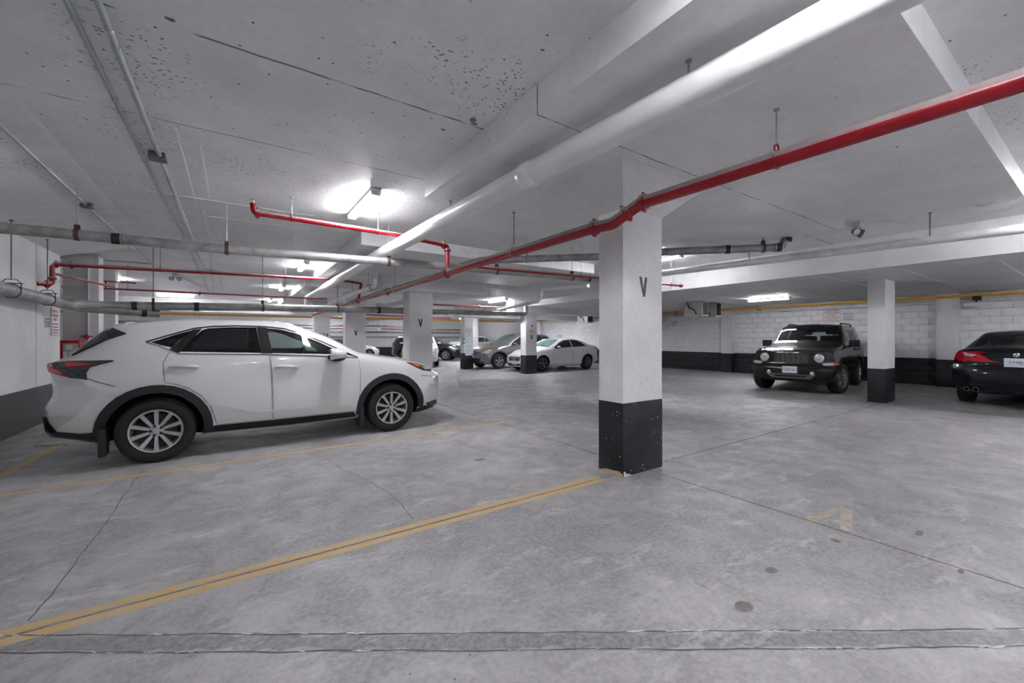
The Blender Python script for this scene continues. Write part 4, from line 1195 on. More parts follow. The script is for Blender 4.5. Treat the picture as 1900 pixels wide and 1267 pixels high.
for side in (-1, 1):
    nx.patch('quarter_window', win_q, M['glass_tint'], side=side, off=-.004, thick=.004)
    nx.patch('side_window', win_r, M['glass_tint'], side=side, off=-.004, thick=.004)
    nx.patch('side_window', win_f, M['glass_clear'], side=side, off=-.004, thick=.004)
    nx.patch('pillar_trim', [(1.0, 1.19), (.965, 1.522), (1.075, 1.516), (1.125, 1.185)], M['gloss_black'], side=side, off=.003)
    nx.patch('pillar_trim', [(.10, 1.245), (.315, 1.482), (.40, 1.49), (.20, 1.215), (.16, 1.21)], M['gloss_black'], side=side, off=.003)
    nx.patch('pillar_trim', [(1.98, 1.155), (1.93, 1.21), (2.17, 1.12)], M['gloss_black'], side=side, off=.003)
    nx.strip('window_chrome', [(-.10, 1.335), (.03, 1.285), (.11, 1.24), (.18, 1.20), (.6, 1.187), (1.1, 1.172), (1.7, 1.14), (2.18, 1.105)], .014, M['chrome'], side=side, off=.006)
    nx.strip('window_chrome', [(-.10, 1.335), (.05, 1.395), (.33, 1.497), (.5, 1.522), (.75, 1.535), (1.05, 1.530), (1.27, 1.508), (1.5, 1.437), (1.75, 1.322), (1.98, 1.205), (2.18, 1.107)], .013, M['gloss_black'], side=side, off=.006)
    # doors, each with its gap
    rd = [(.06, 1.10), (.10, 1.20), (.14, 1.225), (.18, 1.193), (.6, 1.178), (1.08, 1.16), (1.105, .9), (1.117, .36), (.55, .355)] + [(.54 * math.cos(rad(a)), .352 + .54 * math.sin(rad(a))) for a in (8, 25, 42, 58, 72, 82)]
    fd = [(1.10, 1.158), (1.7, 1.125), (2.185, 1.095), (2.205, .9), (2.195, .62), (2.15, .36), (1.135, .36), (1.123, .9)]
    for d_p, hx in ((rd, .24), (fd, 1.28)):
        cx = sum(p[0] for p in d_p) / len(d_p); cz = sum(p[1] for p in d_p) / len(d_p)
        nx.strip('door_gap', d_p, .012, M['gap'], side=side, off=.0015, closed=True)
        d = nx.patch('door', d_p, M['paint_white'], side=side, off=.0035, thick=.006, res=.045)
        nx.handle(hx, 1.05 if hx < 1 else 1.005, .27, M['paint_white'], d, side)
    nx.strip('side_crease', [(.42, .62), (.62, .57), (.85, .485), (1.05, .47), (2.1, .455)], .018, M['paint_white'], side=side, off=.011)
    nx.patch('rocker_trim', [(.40, .27), (.43, .345), (2.12, .345), (2.16, .27), (1.2, .25)], M['plastic'], side=side, off=.006)
    for x, a0, a1 in ((0, -6, 196), (2.66, -4, 186)):
        nx.arch('arch_moulding', x, .425, .512, a0, a1, M['plastic_grey'], side)
    for x, w_ in ((-.415, .05), (2.245, .05)):
        MB().bbox(x - w_, x + .01, min(side * .70, side * .92), max(side * .70, side * .92), .13, .42, .015).build('mud_flap', M['plastic_grey'], nx.t, world=False)
    nx.patch('bumper_skirt', [(-.97, .56), (-.90, .56), (-.78, .42), (-.62, .385), (-.44, .39), (-.44, .27), (-.78, .30), (-.93, .42)], M['gloss_black'], side=side, off=.012, thick=.02, res=.02)
    nx.strip('bumper_gap', [(-.56, .965), (-.44, .91), (-.33, .865)], .007, M['gap'], side=side)
    tl = nx.patch('tail_lamp', [(-.93, 1.10), (-.70, 1.135), (-.36, 1.142), (-.345, 1.13), (-.45, 1.10), (-.53, 1.07), (-.555, 1.02), (-.545, .945), (-.72, .985), (-.93, 1.05)], M['lens_dark'], side=side, off=.012, thick=.02, res=.02)
    nx.patch('lamp_lens', [(-.74, 1.115), (-.50, 1.108), (-.56, 1.09), (-.70, 1.075)], M['lens_red'], side=side, off=.018, thick=.01, res=.02, parent=tl)
    nx.patch('lamp_lens', [(-.93, 1.09), (-.84, 1.105), (-.68, 1.0), (-.80, 1.02), (-.93, 1.05)], M['lens_red'], side=side, off=.018, thick=.01, res=.02, parent=tl)
    nx.patch('spoiler_end', [(-.47, 1.505), (-.40, 1.49), (-.27, 1.425), (-.42, 1.36), (-.60, 1.25), (-.70, 1.19), (-.735, 1.195), (-.60, 1.31), (-.50, 1.41)], M['gloss_black'], side=side, off=.020, thick=.03, res=.02)
    hl = nx.patch('head_lamp', [(2.92, 1.01), (3.05, .995), (3.25, .945), (3.42, .87), (3.40, .845), (3.22, .87), (3.08, .93)], M['lens_dark'], side=side, off=.006)
    nx.patch('lamp_lens', [(3.0, .99), (3.12, .965), (3.19, .925), (3.10, .935)], M['lens_amber'], side=side, off=.011, parent=hl)
    nx.patch('lamp_lens', [(3.20, .935), (3.30, .915), (3.39, .865), (3.25, .88)], M['lens_clear'], side=side, off=.011, parent=hl)
    nx.strip('running_lamp', [(3.16, .80), (3.28, .79), (3.45, .745)], .018, M['lens_clear'], side=side, off=.004)
    nx.patch('fog_recess', [(3.22, .37), (3.44, .39), (3.50, .30), (3.30, .26)], M['gloss_black'], side=side, off=.014, thick=.02, res=.02)
    nx.patch('bumper_skirt', [(3.06, .29), (3.22, .33), (3.34, .27), (3.2, .235), (3.06, .235)], M['plastic'], side=side, off=.014, thick=.02, res=.02)
nx.patch('windshield', [(1.38, -.58), (1.38, .58), (2.23, .69), (2.23, -.69)], M['glass_clear'], 'z', off=-.003, thick=.004)
nx.patch('rear_window', [(-.44, -.55), (-.44, .55), (-.70, .60), (-.70, -.60)], M['glass_opaque'], 'z', off=.004)
nx.patch('grille', [(-.30, .90), (.30, .90), (.18, .66), (.42, .28), (-.42, .28), (-.18, .66)], M['grille_dark'], 'x', 1, off=.006)
nx.patch('tailgate_glass_trim', [(-.28, -.60), (-.28, .60), (-.43, .62), (-.43, -.62)], M['paint_white'], 'z', off=.02, thick=.03)
nx.strip('hood_gap', [(2.42, .72), (2.9, .71), (3.3, .60)], .008, M['gap'], 'z')
nx.strip('hood_gap', [(2.42, -.72), (2.9, -.71), (3.3, -.60)], .008, M['gap'], 'z')
nx.plate(0, .78, '', -1)
nx.wheels(.232, .225, 'nx', M['alloy'], 10)
nx.mirror(1.86, 1.16, .88, .14, .125, .088, M['paint_white'])
nx.seats((.35, 1.15), .72, .5)
nx.dash(1.78, 1.09, .66)
MB().tube(fillet([(-.90, -.2, .30), (-.98, -.25, .27), (-.98, -.6, .27), (-.72, -.80, .285)], .05), .006, 6).build('tail_pipe_trim', M['chrome'], nx.t, world=False)

# ======================================================= black boxy SUV, grille towards us
JP = dict(x0=-.92, x1=3.49, W=.878, wb=2.635, r=.345, kf=.20, pf=6, kr=.12, pr=6, B=.7, ten=.55,
    nose=[(.25, -.10), (.36, 0), (.56, .05), (.62, .03), (.68, -.03), (.95, -.05), (1.05, -.10)], tail=[(.3, .05), (.5, 0), (.7, .05), (1.1, .06), (1.6, .16)],
    c=dict(
        zb=[(-.92, .34), (-.4, .27), (3.1, .26), (3.49, .30)], ws=[(-.92, .80), (3.49, .82)], zs=[(-.92, .42), (0, .36), (3.49, .40)],
        wl=[(-.92, .86), (0, .872), (1.2, .85), (2.6, .872), (3.49, .86)], zl=[(-.92, .58), (3.49, .54)],
        wm=[(-.92, .865), (0, .878), (1.2, .855), (2.6, .878), (3.49, .84)], zm=[(-.92, .88), (2, .88), (2.7, .84), (3.49, .74)],
        wb=[(-.92, .82), (0, .835), (2.0, .835), (2.7, .83), (3.49, .79)], zbl=[(-.92, 1.06), (1.9, 1.08), (2.2, 1.05), (3.3, .97), (3.49, .92)],
        wr=[(-.92, .66), (1.3, .665), (1.75, .70), (2.05, .78), (3.3, .74), (3.49, .70)],
        zr=[(-.92, 1.30), (-.85, 1.50), (-.6, 1.57), (1.2, 1.58), (1.42, 1.53), (1.95, 1.16), (2.1, 1.10), (3.3, 1.01), (3.49, .97)],
        zt=[(-.92, 1.34), (-.85, 1.55), (-.6, 1.63), (1.1, 1.645), (1.40, 1.60), (1.95, 1.20), (2.1, 1.135), (3.3, 1.045), (3.49, 1.0)]))
ha = rad(189)
hx, hy = math.cos(ha), math.sin(ha)
jp = Car('black boxy SUV with seven-slot grille facing the aisle', 'car', (12.55 - hx * 2.74, 4.82 - hy * 2.74, 0), ha, JP, M['paint_black'])
jw = [[(-.70, 1.12), (-.64, 1.45), (-.15, 1.47), (-.10, 1.12)], [(.0, 1.12), (-.04, 1.47), (.62, 1.48), (.66, 1.12)], [(.76, 1.12), (.72, 1.48), (1.28, 1.47), (1.70, 1.14)]]
jp.cut([jp.wells(.40), jp.cabin(-.72, 1.85, .70), jp.side_holes(jw), jp.top_hole([(1.33, -.60), (1.33, .60), (1.93, .68), (1.93, -.68)], 1.14),
        (MB().box(-1.4, -.6, -.55, .55, 1.14, 1.45), M['gloss_black'])])
jp.finish()
for side in (-1, 1):
    for q in jw: jp.patch('side_window', q, M['glass_clear'], side=side, off=-.004, thick=.004, res=.1)
    for dp, hx_ in (([(.70, 1.10), (1.72, 1.09), (1.92, 1.05), (1.93, .5), (1.85, .40), (.74, .40), (.70, .9)], .85), ([(-.05, 1.10), (.68, 1.10), (.71, .40), (.55, .40), (.44, .5), (.36, .66), (.22, .78), (-.04, .86)], .1)):
        jp.strip('door_gap', dp, .012, M['gap'], side=side, closed=True)
        d = jp.patch('door', dp, M['paint_black'], side=side, off=.0035, res=.1)
        jp.handle(hx_, .98, .2, M['paint_black'], d, side)
    for x in (0, 2.635): jp.arch('arch_moulding', x, .40, .49, -4, 184, M['gloss_black'], side, off=.02, thick=.03)
    jp.strip('side_moulding', [(.5, .60), (2.1, .60)], .05, M['plastic'], side=side, off=.012)
    jp.strip('badge', [(2.98, .72), (3.1, .72)], .03, M['chrome'], side=side, off=.012)
    for k, (x0, x1) in enumerate(((-.5, 1.0),)):
        MB().tube(fillet([(x1 + .12, side * .60, 1.60), (x1, side * .59, 1.650), (x0, side * .59, 1.650), (x0 - .12, side * .60, 1.60)], .08), .018, 8).build('roof_rail', M['plastic'], jp.t, world=False)
    jp.lens_disc('head_lamp', side * .55, .82, .108, M['lens_clear'])
    jp.patch('turn_lamp', [(side * .60, .715), (side * .85, .735), (side * .85, .665), (side * .64, .655)] if side > 0 else [(-.60, .715), (-.64, .655), (-.85, .665), (-.85, .735)], M['lens_clear'], 'x', 1, off=.008, label='clear and amber corner lamp')
    jp.patch('turn_lens', [(side * .80, .73), (side * .875, .735), (side * .875, .665), (side * .80, .662)], M['lens_amber'], 'x', 1, off=.012)
    jp.lens_disc('fog_lamp', side * .44, .475, .052, M['lens_clear'])
    for z in (.50, .555): jp.strip('bumper_slot', [(side * .56, z), (side * .80, z + .005)], .024, M['gap'], 'x', 1, off=.004)
for i in range(7):
    y = -.315 + i * .105
    fr_ = jp.patch('grille_slot', [(y - .037, .715), (y - .037, .885), (y - .02, .905), (y + .02, .905), (y + .037, .885), (y + .037, .715), (y + .02, .70), (y - .02, .70)], M['grille_dark'], 'x', 1, off=.004, res=.1)
    if i < 6: jp.strip('grille_bar', [(y + .0525, .71), (y + .0525, .89)], .010, M['alloy_dark'], 'x', 1, off=.008)
jp.patch('lower_intake', [(-.34, .43), (.34, .43), (.30, .385), (-.30, .385)], M['grille_dark'], 'x', 1, off=.014)
jp.patch('skid_plate', [(-.52, .45), (.52, .45), (.40, .35), (-.40, .35)], M['alloy_dark'], 'x', 1, off=.008)
jp.patch('bumper', [(-.80, .63), (.80, .63), (.82, .60), (-.82, .60)], M['plastic'], 'x', 1, off=.012)
jp.strip('hood_crease', [(2.1, .42), (3.2, .36)], .014, M['paint_black'], 'z', off=.006)
jp.strip('hood_crease', [(2.1, -.42), (3.2, -.36)], .014, M['paint_black'], 'z', off=.006)
jp.strip('hood_gap', [(3.28, -.70), (3.36, -.3), (3.37, 0), (3.36, .3), (3.28, .70)], .010, M['gap'], 'z')
jp.patch('windshield', [(1.31, -.61), (1.31, .61), (1.95, .70), (1.95, -.70)], M['glass_clear'], 'z', off=-.003, thick=.004)
jp.patch('rear_window', [(-.54, 1.15), (.54, 1.15), (.54, 1.44), (-.54, 1.44)], M['glass_clear'], 'x', -1, off=-.01, thick=.004)
for y in (-.05, .35): jp.strip('wiper', [(1.98, y), (1.93, y - .38)], .016, M['cable'], 'z', off=.014)
jp.plate(0, .55, 'CAVP·611')
hit = jp.bvh.ray_cast(Vector((7, 0, .955)), Vector((-1, 0, 0)))[0]
text_part('badge', 'Jeep', .075, M['gold'], jp.t, (hit.x + .004, 0, .95), (0, 1, 0), (0, 0, 1), .006, world=False)
jp.wheels(.215, .215, 'five', M['alloy'], 5, .006, rad(-16))
jp.t.scale = (1.05, 1.05, 1.10)
jp.mirror(1.72, 1.14, .86, .07, .11, .085, M['plastic'], True)
jp.seats((.15, .95), .72, .5)
jp.dash(1.55, 1.08, .62)

# ======================================================= dark sedan seen from behind
BM = dict(x0=-1.0, x1=3.53, W=.908, wb=2.76, r=.32, kf=.42, pf=5, kr=.34, pr=5, B=.9,
    nose=[(.2, -.1), (.5, 0), (.8, -.1)], tail=[(.25, .14), (.40, .03), (.55, 0), (.70, .02), (.78, .07), (.95, .06), (1.08, .01)],
    c=dict(
        zb=[(-1, .30), (-.5, .22), (3.2, .18), (3.53, .22)], ws=[(-1, .78), (0, .84), (3.53, .80)], zs=[(-1, .38), (-.4, .28), (3.53, .28)],
        wl=[(-1, .88), (0, .90), (1.3, .88), (2.76, .90), (3.53, .86)], zl=[(-1, .55), (3.53, .45)],
        wm=[(-1, .89), (0, .908), (1.3, .89), (2.76, .905), (3.53, .84)], zm=[(-1, .75), (0, .72), (2.7, .66), (3.53, .52)],
        wb=[(-1, .80), (-.3, .83), (1, .82), (2.3, .83), (3.53, .74)], zbl=[(-1, .97), (-.3, 1.0), (1, .97), (2.2, .93), (3, .84), (3.53, .64)],
        wr=[(-1, .72), (-.55, .70), (.15, .61), (1.2, .60), (1.8, .63), (2.35, .71), (3.0, .69), (3.53, .58)],
        zr=[(-1, 1.03), (-.92, 1.055), (-.58, 1.065), (.0, 1.27), (.35, 1.355), (1.0, 1.375), (1.4, 1.35), (1.9, 1.18), (2.3, 1.0), (2.5, .965), (3.0, .89), (3.4, .76), (3.53, .68)],
        zt=[(-1, 1.06), (-.92, 1.085), (-.58, 1.095), (-.44, 1.13), (.05, 1.34), (.4, 1.41), (1.0, 1.425), (1.45, 1.40), (1.9, 1.24), (2.3, 1.05), (2.5, 1.0), (3.0, .92), (3.4, .79), (3.53, .70)]))
bw_ = Car('dark sedan at the right edge seen from behind', 'car', (13.42, 1.09, 0), rad(-2), BM, M['paint_navy'])
sw = [[(-.08, 1.03), (.15, 1.22), (.4, 1.31), (.84, 1.325), (.86, 1.01)], [(.93, 1.005), (.91, 1.328), (1.3, 1.30), (1.7, 1.17), (2.05, .98)]]
bw_.cut([bw_.wells(.375), bw_.cabin(-.32, 2.1, .66), bw_.side_holes(sw), bw_.top_hole([(-.44, -.62), (-.44, .62), (.22, .56), (.22, -.56)], 1.10), bw_.top_hole([(1.55, -.52), (1.55, .52), (2.15, .62), (2.15, -.62)], 1.05)])
bw_.finish()
for side in (-1, 1):
    for q in sw: bw_.patch('side_window', q, M['glass_clear'], side=side, off=-.004, thick=.004, res=.1)
    for dp, hx_ in (([(.90, 1.0), (2.1, .95), (2.14, .75), (2.05, .32), (.95, .32)], 1.05), ([(-.1, 1.0), (.88, 1.0), (.92, .32), (.5, .32), (.42, .45), (.25, .66), (.0, .76)], .1)):
        bw_.strip('door_gap', dp, .010, M['gap'], side=side, closed=True)
        d = bw_.patch('door', dp, M['paint_navy'], side=side, off=.003, res=.1)
        bw_.handle(hx_, .85, .2, M['paint_navy'], d, side)
    sg = side
    P1 = lambda pts: [(sg * y, z) for y, z in (pts if sg > 0 else pts[::-1])]
    tl = bw_.patch('tail_lamp', P1([(.78, .97), (.70, 1.015), (.50, .965), (.44, .90), (.52, .845), (.78, .825)]), M['lens_red'], 'x', -1, off=.014, thick=.02, res=.02)
    bw_.patch('lamp_lens', P1([(.69, 1.01), (.50, .96), (.56, .925), (.66, .935)]), M['lens_clear'], 'x', -1, off=.020, parent=tl, res=.02)
    bw_.strip('lamp_rib', P1([(.79, .93), (.70, .93), (.48, .905)]), .010, M['lens_dark'], 'x', -1, off=.017, parent=tl)
    bw_.patch('lamp_lens', [(-.95, 1.02), (-.72, 1.02), (-.62, .97), (-.68, .87), (-.95, .825)], M['lens_red'], side=side, off=.012, thick=.02, res=.02, parent=tl)
    bw_.strip('trunk_gap', P1([(.47, .86), (.44, .76), (.40, .73), (0, .73)]), .008, M['gap'], 'x', -1)
bw_.strip('bumper_crease', [(-.82, .62), (0, .64), (.82, .62)], .03, M['paint_navy'], 'x', -1, off=.014)
bw_.strip('bumper_crease', [(-.80, .42), (0, .43), (.80, .42)], .045, M['paint_navy'], 'x', -1, off=.016)
bw_.strip('bumper_gap', [(-.85, .715), (0, .735), (.85, .715)], .008, M['gap'], 'x', -1)
bw_.strip('trunk_lip', [(-.85, -.58), (-.905, -.3), (-.915, 0), (-.905, .3), (-.85, .58)], .05, M['paint_navy'], 'z', off=.014)
bw_.patch('plate_recess', [(-.32, .90), (.32, .90), (.27, .755), (-.27, .755)], M['gloss_black'], 'x', -1, off=.003)
bw_.patch('rear_window', [(-.46, -.64), (-.46, .64), (.24, .58), (.24, -.58)], M['glass_clear'], 'z', off=-.003, thick=.004)
bw_.patch('windshield', [(1.53, -.54), (1.53, .54), (2.18, .65), (2.18, -.65)], M['glass_clear'], 'z', off=-.003, thick=.004)
bw_.plate(0, .83, 'CMBJ·', -1, M['sign_grey'])
hit = bw_.bvh.ray_cast(Vector((-4, 0, .965)), Vector((1, 0, 0)))[0]
bd = MB().lathe([(0, .012), (.030, .012), (.040, .008), (.042, 0)], hit, (-1, 0, 0), 24).build('badge', M['chrome'], bw_.t, world=False)
for a0, mt in ((0, 'badge_blue'), (90, 'sign_white'), (180, 'badge_blue'), (270, 'sign_white')):
    pts = [(0, 0)] + [(.027 * math.cos(rad(a0 + 15 * i)), .027 * math.sin(rad(a0 + 15 * i))) for i in range(7)]
    MB().prism(pts, hit + Vector((-.0125, 0, 0)), (0, -1, 0), (0, 0, 1), (-.0015, 0, 0)).build('badge_quarter', M[mt], bd, world=False, smooth=0)
for y in (.50, .62):
    MB().lathe([(.036, .10), (.040, .10), (.040, -.05), (.034, -.05), (.034, .095)], (-.92, y, .325), (-1, 0, 0), 20).build('tail_pipe', M['chrome'], bw_.t, world=False)
MB().prism([(-.10, 0), (.06, 0), (-.07, .07)], (.62, -.012, 1.40), (1, 0, 0), (0, 0, 1), (0, .024, 0)).build('roof_antenna', M['paint_navy'], bw_.t, world=False)
bw_.wheels(.205, .225, 'thin', M['alloy'], 10)
bw_.mirror(1.98, 1.0, .86, .09, .10, .06)
bw_.seats((.2, 1.05), .58, .5, h=.55)
bw_.t.scale = (1.03, 1.03, 1.10)
bw_.dash(1.70, .95, .62)

# ======================================================= other parked cars, simpler glass
SED = dict(x0=-1.02, x1=3.58, W=.888, wb=2.70, r=.325, kf=.45, pf=5, kr=.40, pr=5, B=.95, N=70,
    nose=[(.2, -.14), (.35, -.02), (.5, 0), (.7, -.06), (.9, -.1)], tail=[(.25, .12), (.5, 0), (.8, .05), (1.0, .02)],
    c=dict(
        zb=[(-1.02, .32), (-.5, .20), (3.2, .17), (3.58, .20)], ws=[(-1.02, .76), (0, .83), (3.58, .80)], zs=[(-1.02, .40), (-.4, .26), (3.58, .26)],
        wl=[(-1.02, .85), (0, .88), (1.3, .86), (2.7, .88), (3.58, .85)], zl=[(-1.02, .55), (3.58, .42)],
        wm=[(-1.02, .85), (0, .888), (1.3, .865), (2.7, .885), (3.58, .82)], zm=[(-1.02, .80), (0, .80), (2.7, .72), (3.58, .50)],
        wb=[(-1.02, .72), (-.3, .80), (1, .81), (2.3, .82), (3.58, .72)], zbl=[(-1.02, .95), (-.3, 1.02), (1, .98), (2.2, .93), (3, .84), (3.58, .62)],
        wr=[(-1.02, .60), (-.45, .60), (.25, .53), (1.2, .56), (1.8, .62), (2.35, .70), (3.0, .68), (3.58, .55)],
        zr=[(-1.02, .99), (-.85, 1.04), (-.45, 1.10), (.1, 1.27), (.5, 1.35), (1.0, 1.38), (1.4, 1.34), (1.9, 1.15), (2.3, .99), (2.5, .955), (3.0, .88), (3.4, .74), (3.58, .66)],
        zt=[(-1.02, 1.02), (-.85, 1.07), (-.45, 1.14), (.1, 1.31), (.5, 1.39), (1.0, 1.43), (1.4, 1.40), (1.9, 1.22), (2.3, 1.035), (2.5, .99), (3.0, .91), (3.4, .77), (3.58, .68)]))
CRO = dict(x0=-.95, x1=3.60, W=.90, wb=2.69, r=.352, kf=.44, pf=5, kr=.36, pr=5, B=.95, N=70,
    nose=[(.2, -.14), (.38, -.02), (.55, 0), (.8, -.07), (1.0, -.12)], tail=[(.25, .12), (.5, 0), (.8, .05), (1.0, .06)],
    c=dict(
        zb=[(-.95, .36), (-.5, .26), (3.2, .22), (3.6, .26)], ws=[(-.95, .80), (0, .85), (3.6, .82)], zs=[(-.95, .44), (-.4, .32), (3.6, .32)],
        wl=[(-.95, .87), (0, .895), (1.3, .875), (2.7, .895), (3.6, .86)], zl=[(-.95, .60), (3.6, .48)],
        wm=[(-.95, .88), (0, .90), (1.3, .88), (2.7, .90), (3.6, .84)], zm=[(-.95, .88), (0, .88), (2.7, .82), (3.6, .60)],
        wb=[(-.95, .80), (-.3, .83), (1, .84), (2.3, .85), (3.6, .74)], zbl=[(-.95, 1.08), (-.3, 1.14), (1, 1.10), (2.2, 1.05), (3, .95), (3.6, .74)],
        wr=[(-.95, .64), (-.45, .61), (.3, .62), (1.2, .62), (1.8, .66), (2.3, .74), (3.0, .70), (3.6, .56)],
        zr=[(-.95, 1.12), (-.8, 1.22), (-.62, 1.42), (-.4, 1.52), (.3, 1.58), (1.0, 1.59), (1.35, 1.55), (1.9, 1.30), (2.2, 1.14), (2.45, 1.08), (3.0, 1.0), (3.4, .89), (3.6, .78)],
        zt=[(-.95, 1.15), (-.8, 1.27), (-.62, 1.48), (-.4, 1.58), (.3, 1.64), (1.0, 1.655), (1.4, 1.61), (1.9, 1.37), (2.25, 1.17), (2.5, 1.11), (3.0, 1.03), (3.4, .92), (3.6, .80)]))
SW = {'sedan': [[(.0, 1.05), (.2, 1.23), (.45, 1.31), (.86, 1.335), (.88, 1.02)], [(.94, 1.015), (.92, 1.335), (1.3, 1.305), (1.65, 1.18), (2.02, .985)]],
      'cross': [[(-.58, 1.19), (-.42, 1.42), (-.02, 1.49), (.02, 1.17)], [(.08, 1.165), (.05, 1.50), (.90, 1.52), (.92, 1.14)], [(.99, 1.135), (.97, 1.52), (1.3, 1.49), (1.75, 1.29), (2.02, 1.11)]]}
def other_car(kind, label, loc, rotz, paint, rim='alloy', style='five', spokes=5, detail=True, lamp_style='clear', arches=None, glass='glass_opaque', wsglass='glass_teal', group=None):
    k = SED if kind == 'sedan' else CRO
    c = Car(label, 'car', loc, rotz, k, paint)
    c.cut([c.wells(k['r'] + .055)]); c.finish()
    for side in (-1, 1):
        for q in SW[kind]: c.patch('side_window', q, M[glass], side=side, off=.003, res=.15)
        if detail:
            top = 1.0 if kind == 'sedan' else 1.12
            lo = .30 if kind == 'sedan' else .36
            for dp, hx_ in (([(.93, top), (2.08, top - .05), (2.12, .75), (2.04, lo), (.96, lo)], 1.08), ([(-.02, top + .02), (.91, top), (.94, lo), (.52, lo), (.45, .5), (.25, .74), (.02, .84)], .2)):
                c.strip('door_gap', dp, .010, M['gap'], side=side, closed=True)
                d = c.patch('door', dp, paint, side=side, off=.003, res=.15)
                c.handle(hx_, top - .13, .2, paint, d, side)
        if arches:
            for x in (0, k['wb']): c.arch('arch_moulding', x, k['r'] + .055, k['r'] + .12, -4, 184, M[arches], side, off=.010)
        s = side
        P1 = lambda pts: [(s * y, z) for y, z in (pts if s > 0 else pts[::-1])]
        if kind == 'sedan':
            hl = c.patch('head_lamp', [(3.0, .80), (3.22, .75), (3.48, .64), (3.42, .58), (3.2, .62)], M['lens_clear'], side=side, off=.005)
            c.patch('tail_lamp', [(-1.0, .90), (-.72, .96), (-.62, .93), (-.70, .87), (-.98, .80)], M['lens_red'], side=side, off=.006)
        else:
            hl = c.patch('head_lamp', [(2.95, .92), (3.2, .90), (3.50, .76), (3.46, .70), (3.2, .74)], M['lens_clear'], side=side, off=.005)
            c.patch('lamp_lens', [(2.97, .91), (3.12, .90), (3.16, .82), (3.06, .85)], M['lens_amber'] if lamp_style == 'amber' else M['lens_clear'], side=side, off=.010, parent=hl)
            c.patch('tail_lamp', [(-.93, 1.05), (-.72, 1.10), (-.62, 1.06), (-.72, .92), (-.92, .88)], M['lens_red'], side=side, off=.006)
    if kind == 'sedan':
        c.patch('windshield', [(1.50, -.54), (1.50, .54), (2.25, .66), (2.25, -.66)], M[wsglass], 'z', off=.003)
        c.patch('rear_window', [(-.42, -.54), (-.42, .54), (.30, .48), (.30, -.48)], M['glass_opaque'], 'z', off=.003)
    else:
        c.patch('windshield', [(1.47, -.58), (1.47, .58), (2.20, .68), (2.20, -.68)], M[wsglass], 'z', off=.003)
        c.patch('rear_window', [(-.50, -.54), (-.50, .54), (-.76, .58), (-.76, -.58)], M['glass_opaque'], 'z', off=.003)
    c.mirror(1.88, 1.03 if kind == 'sedan' else 1.15, .87, .08, .09, .06)
    c.wheels(.215 if kind == 'sedan' else .22, .21, style, M[rim], spokes)
    return c
# white sedan with star grille behind the camera-sign column
me_ = other_car('sedan', 'white sedan with star badge grille in front of wall 123', (13.42, 14.58, 0), rad(183), M['paint_white2'], 'alloy_dark', 'five', 5)
me_.patch('grille', [(-.40, .62), (.40, .62), (.36, .45), (-.36, .45)], M['grille_dark'], 'x', 1, off=.004)
for z in (.50, .565): me_.strip('grille_bar', [(-.37, z), (.37, z)], .014, M['chrome'], 'x', 1, off=.010)
hit = me_.bvh.ray_cast(Vector((7, 0, .535)), Vector((-1, 0, 0)))[0]
sb = MB().ring(hit + Vector((.016, 0, 0)), (1, 0, 0), .085, .010, 28, 8).build('badge', M['chrome'], me_.t, world=False)
for a in (90, 210, 330):
    e = Vector((0, math.cos(rad(a)), math.sin(rad(a)))); n_ = Vector((0, -e.z, e.y)); q = hit + Vector((.016, 0, 0))
    MB().add([q + n_ * .014, q - n_ * .014, q + e * .084, q + Vector((.01, 0, 0))], [(0, 3, 2), (3, 1, 2), (0, 2, 1), (0, 1, 3)]).build('badge_point', M['chrome'], sb, world=False, smooth=0)
me_.patch('lower_intake', [(-.70, .34), (.70, .34), (.62, .25), (-.62, .25)], M['grille_dark'], 'x', 1, off=.004)
me_.plate(0, .38, '', 1)
me_.strip('side_crease', [(.35, .62), (1.2, .55), (2.2, .44)], .02, M['paint_white2'], side=1, off=.008)
# grey crossover
gr_ = other_car('cross', 'grey metallic crossover with amber lamp corners beside the sign column', (12.72, 16.85, 0), rad(182), M['paint_grey'], 'alloy', 'wide', 5, lamp_style='amber', arches='plastic', wsglass='glass_teal')
gr_.patch('grille', [(-.36, .80), (.36, .80), (.30, .66), (-.30, .66)], M['grille_dark'], 'x', 1, off=.004)
for s_ in (-1, 1): gr_.strip('grille_bar', [(s_ * .30, .78), (s_ * .10, .70), (0, .69)], .03, M['chrome'], 'x', 1, off=.012)
hit = gr_.bvh.ray_cast(Vector((7, 0, .735)), Vector((-1, 0, 0)))[0]
MB().ring(hit + Vector((.016, 0, 0)), (1, 0, 0), .055, .010, 24, 8).bbox(hit.x + .008, hit.x + .026, -.075, .075, hit.z - .014, hit.z + .014, .003).build('badge', M['chrome'], gr_.t, world=False)
gr_.patch('lower_intake', [(-.62, .50), (.62, .50), (.55, .36), (-.55, .36)], M['grille_dark'], 'x', 1, off=.004)
gr_.patch('chin', [(-.70, .34), (.70, .34), (.66, .27), (-.66, .27)], M['plastic'], 'x', 1, off=.006)
gr_.plate(0, .58, '', 1, M['sign_grey'])
for s_ in (-1, 1): gr_.lens_disc('fog_lamp', s_ * .66, .47, .045, M['lens_clear'])
# dark crossover far away
dk = other_car('cross', 'charcoal crossover parked far off between two columns', (9.55, 26.3, 0), rad(-38), M['paint_dark'], 'alloy', 'five', 5, arches='plastic')
dk.patch('grille', [(-.5, .80), (.5, .80), (.42, .66), (-.42, .66)], M['grille_dark'], 'x', 1, off=.004)
dk.strip('grille_bar', [(-.6, .79), (.6, .79)], .03, M['chrome'], 'x', 1, off=.012)
dk.patch('lower_intake', [(-.62, .48), (.62, .48), (.55, .36), (-.55, .36)], M['grille_dark'], 'x', 1, off=.004)
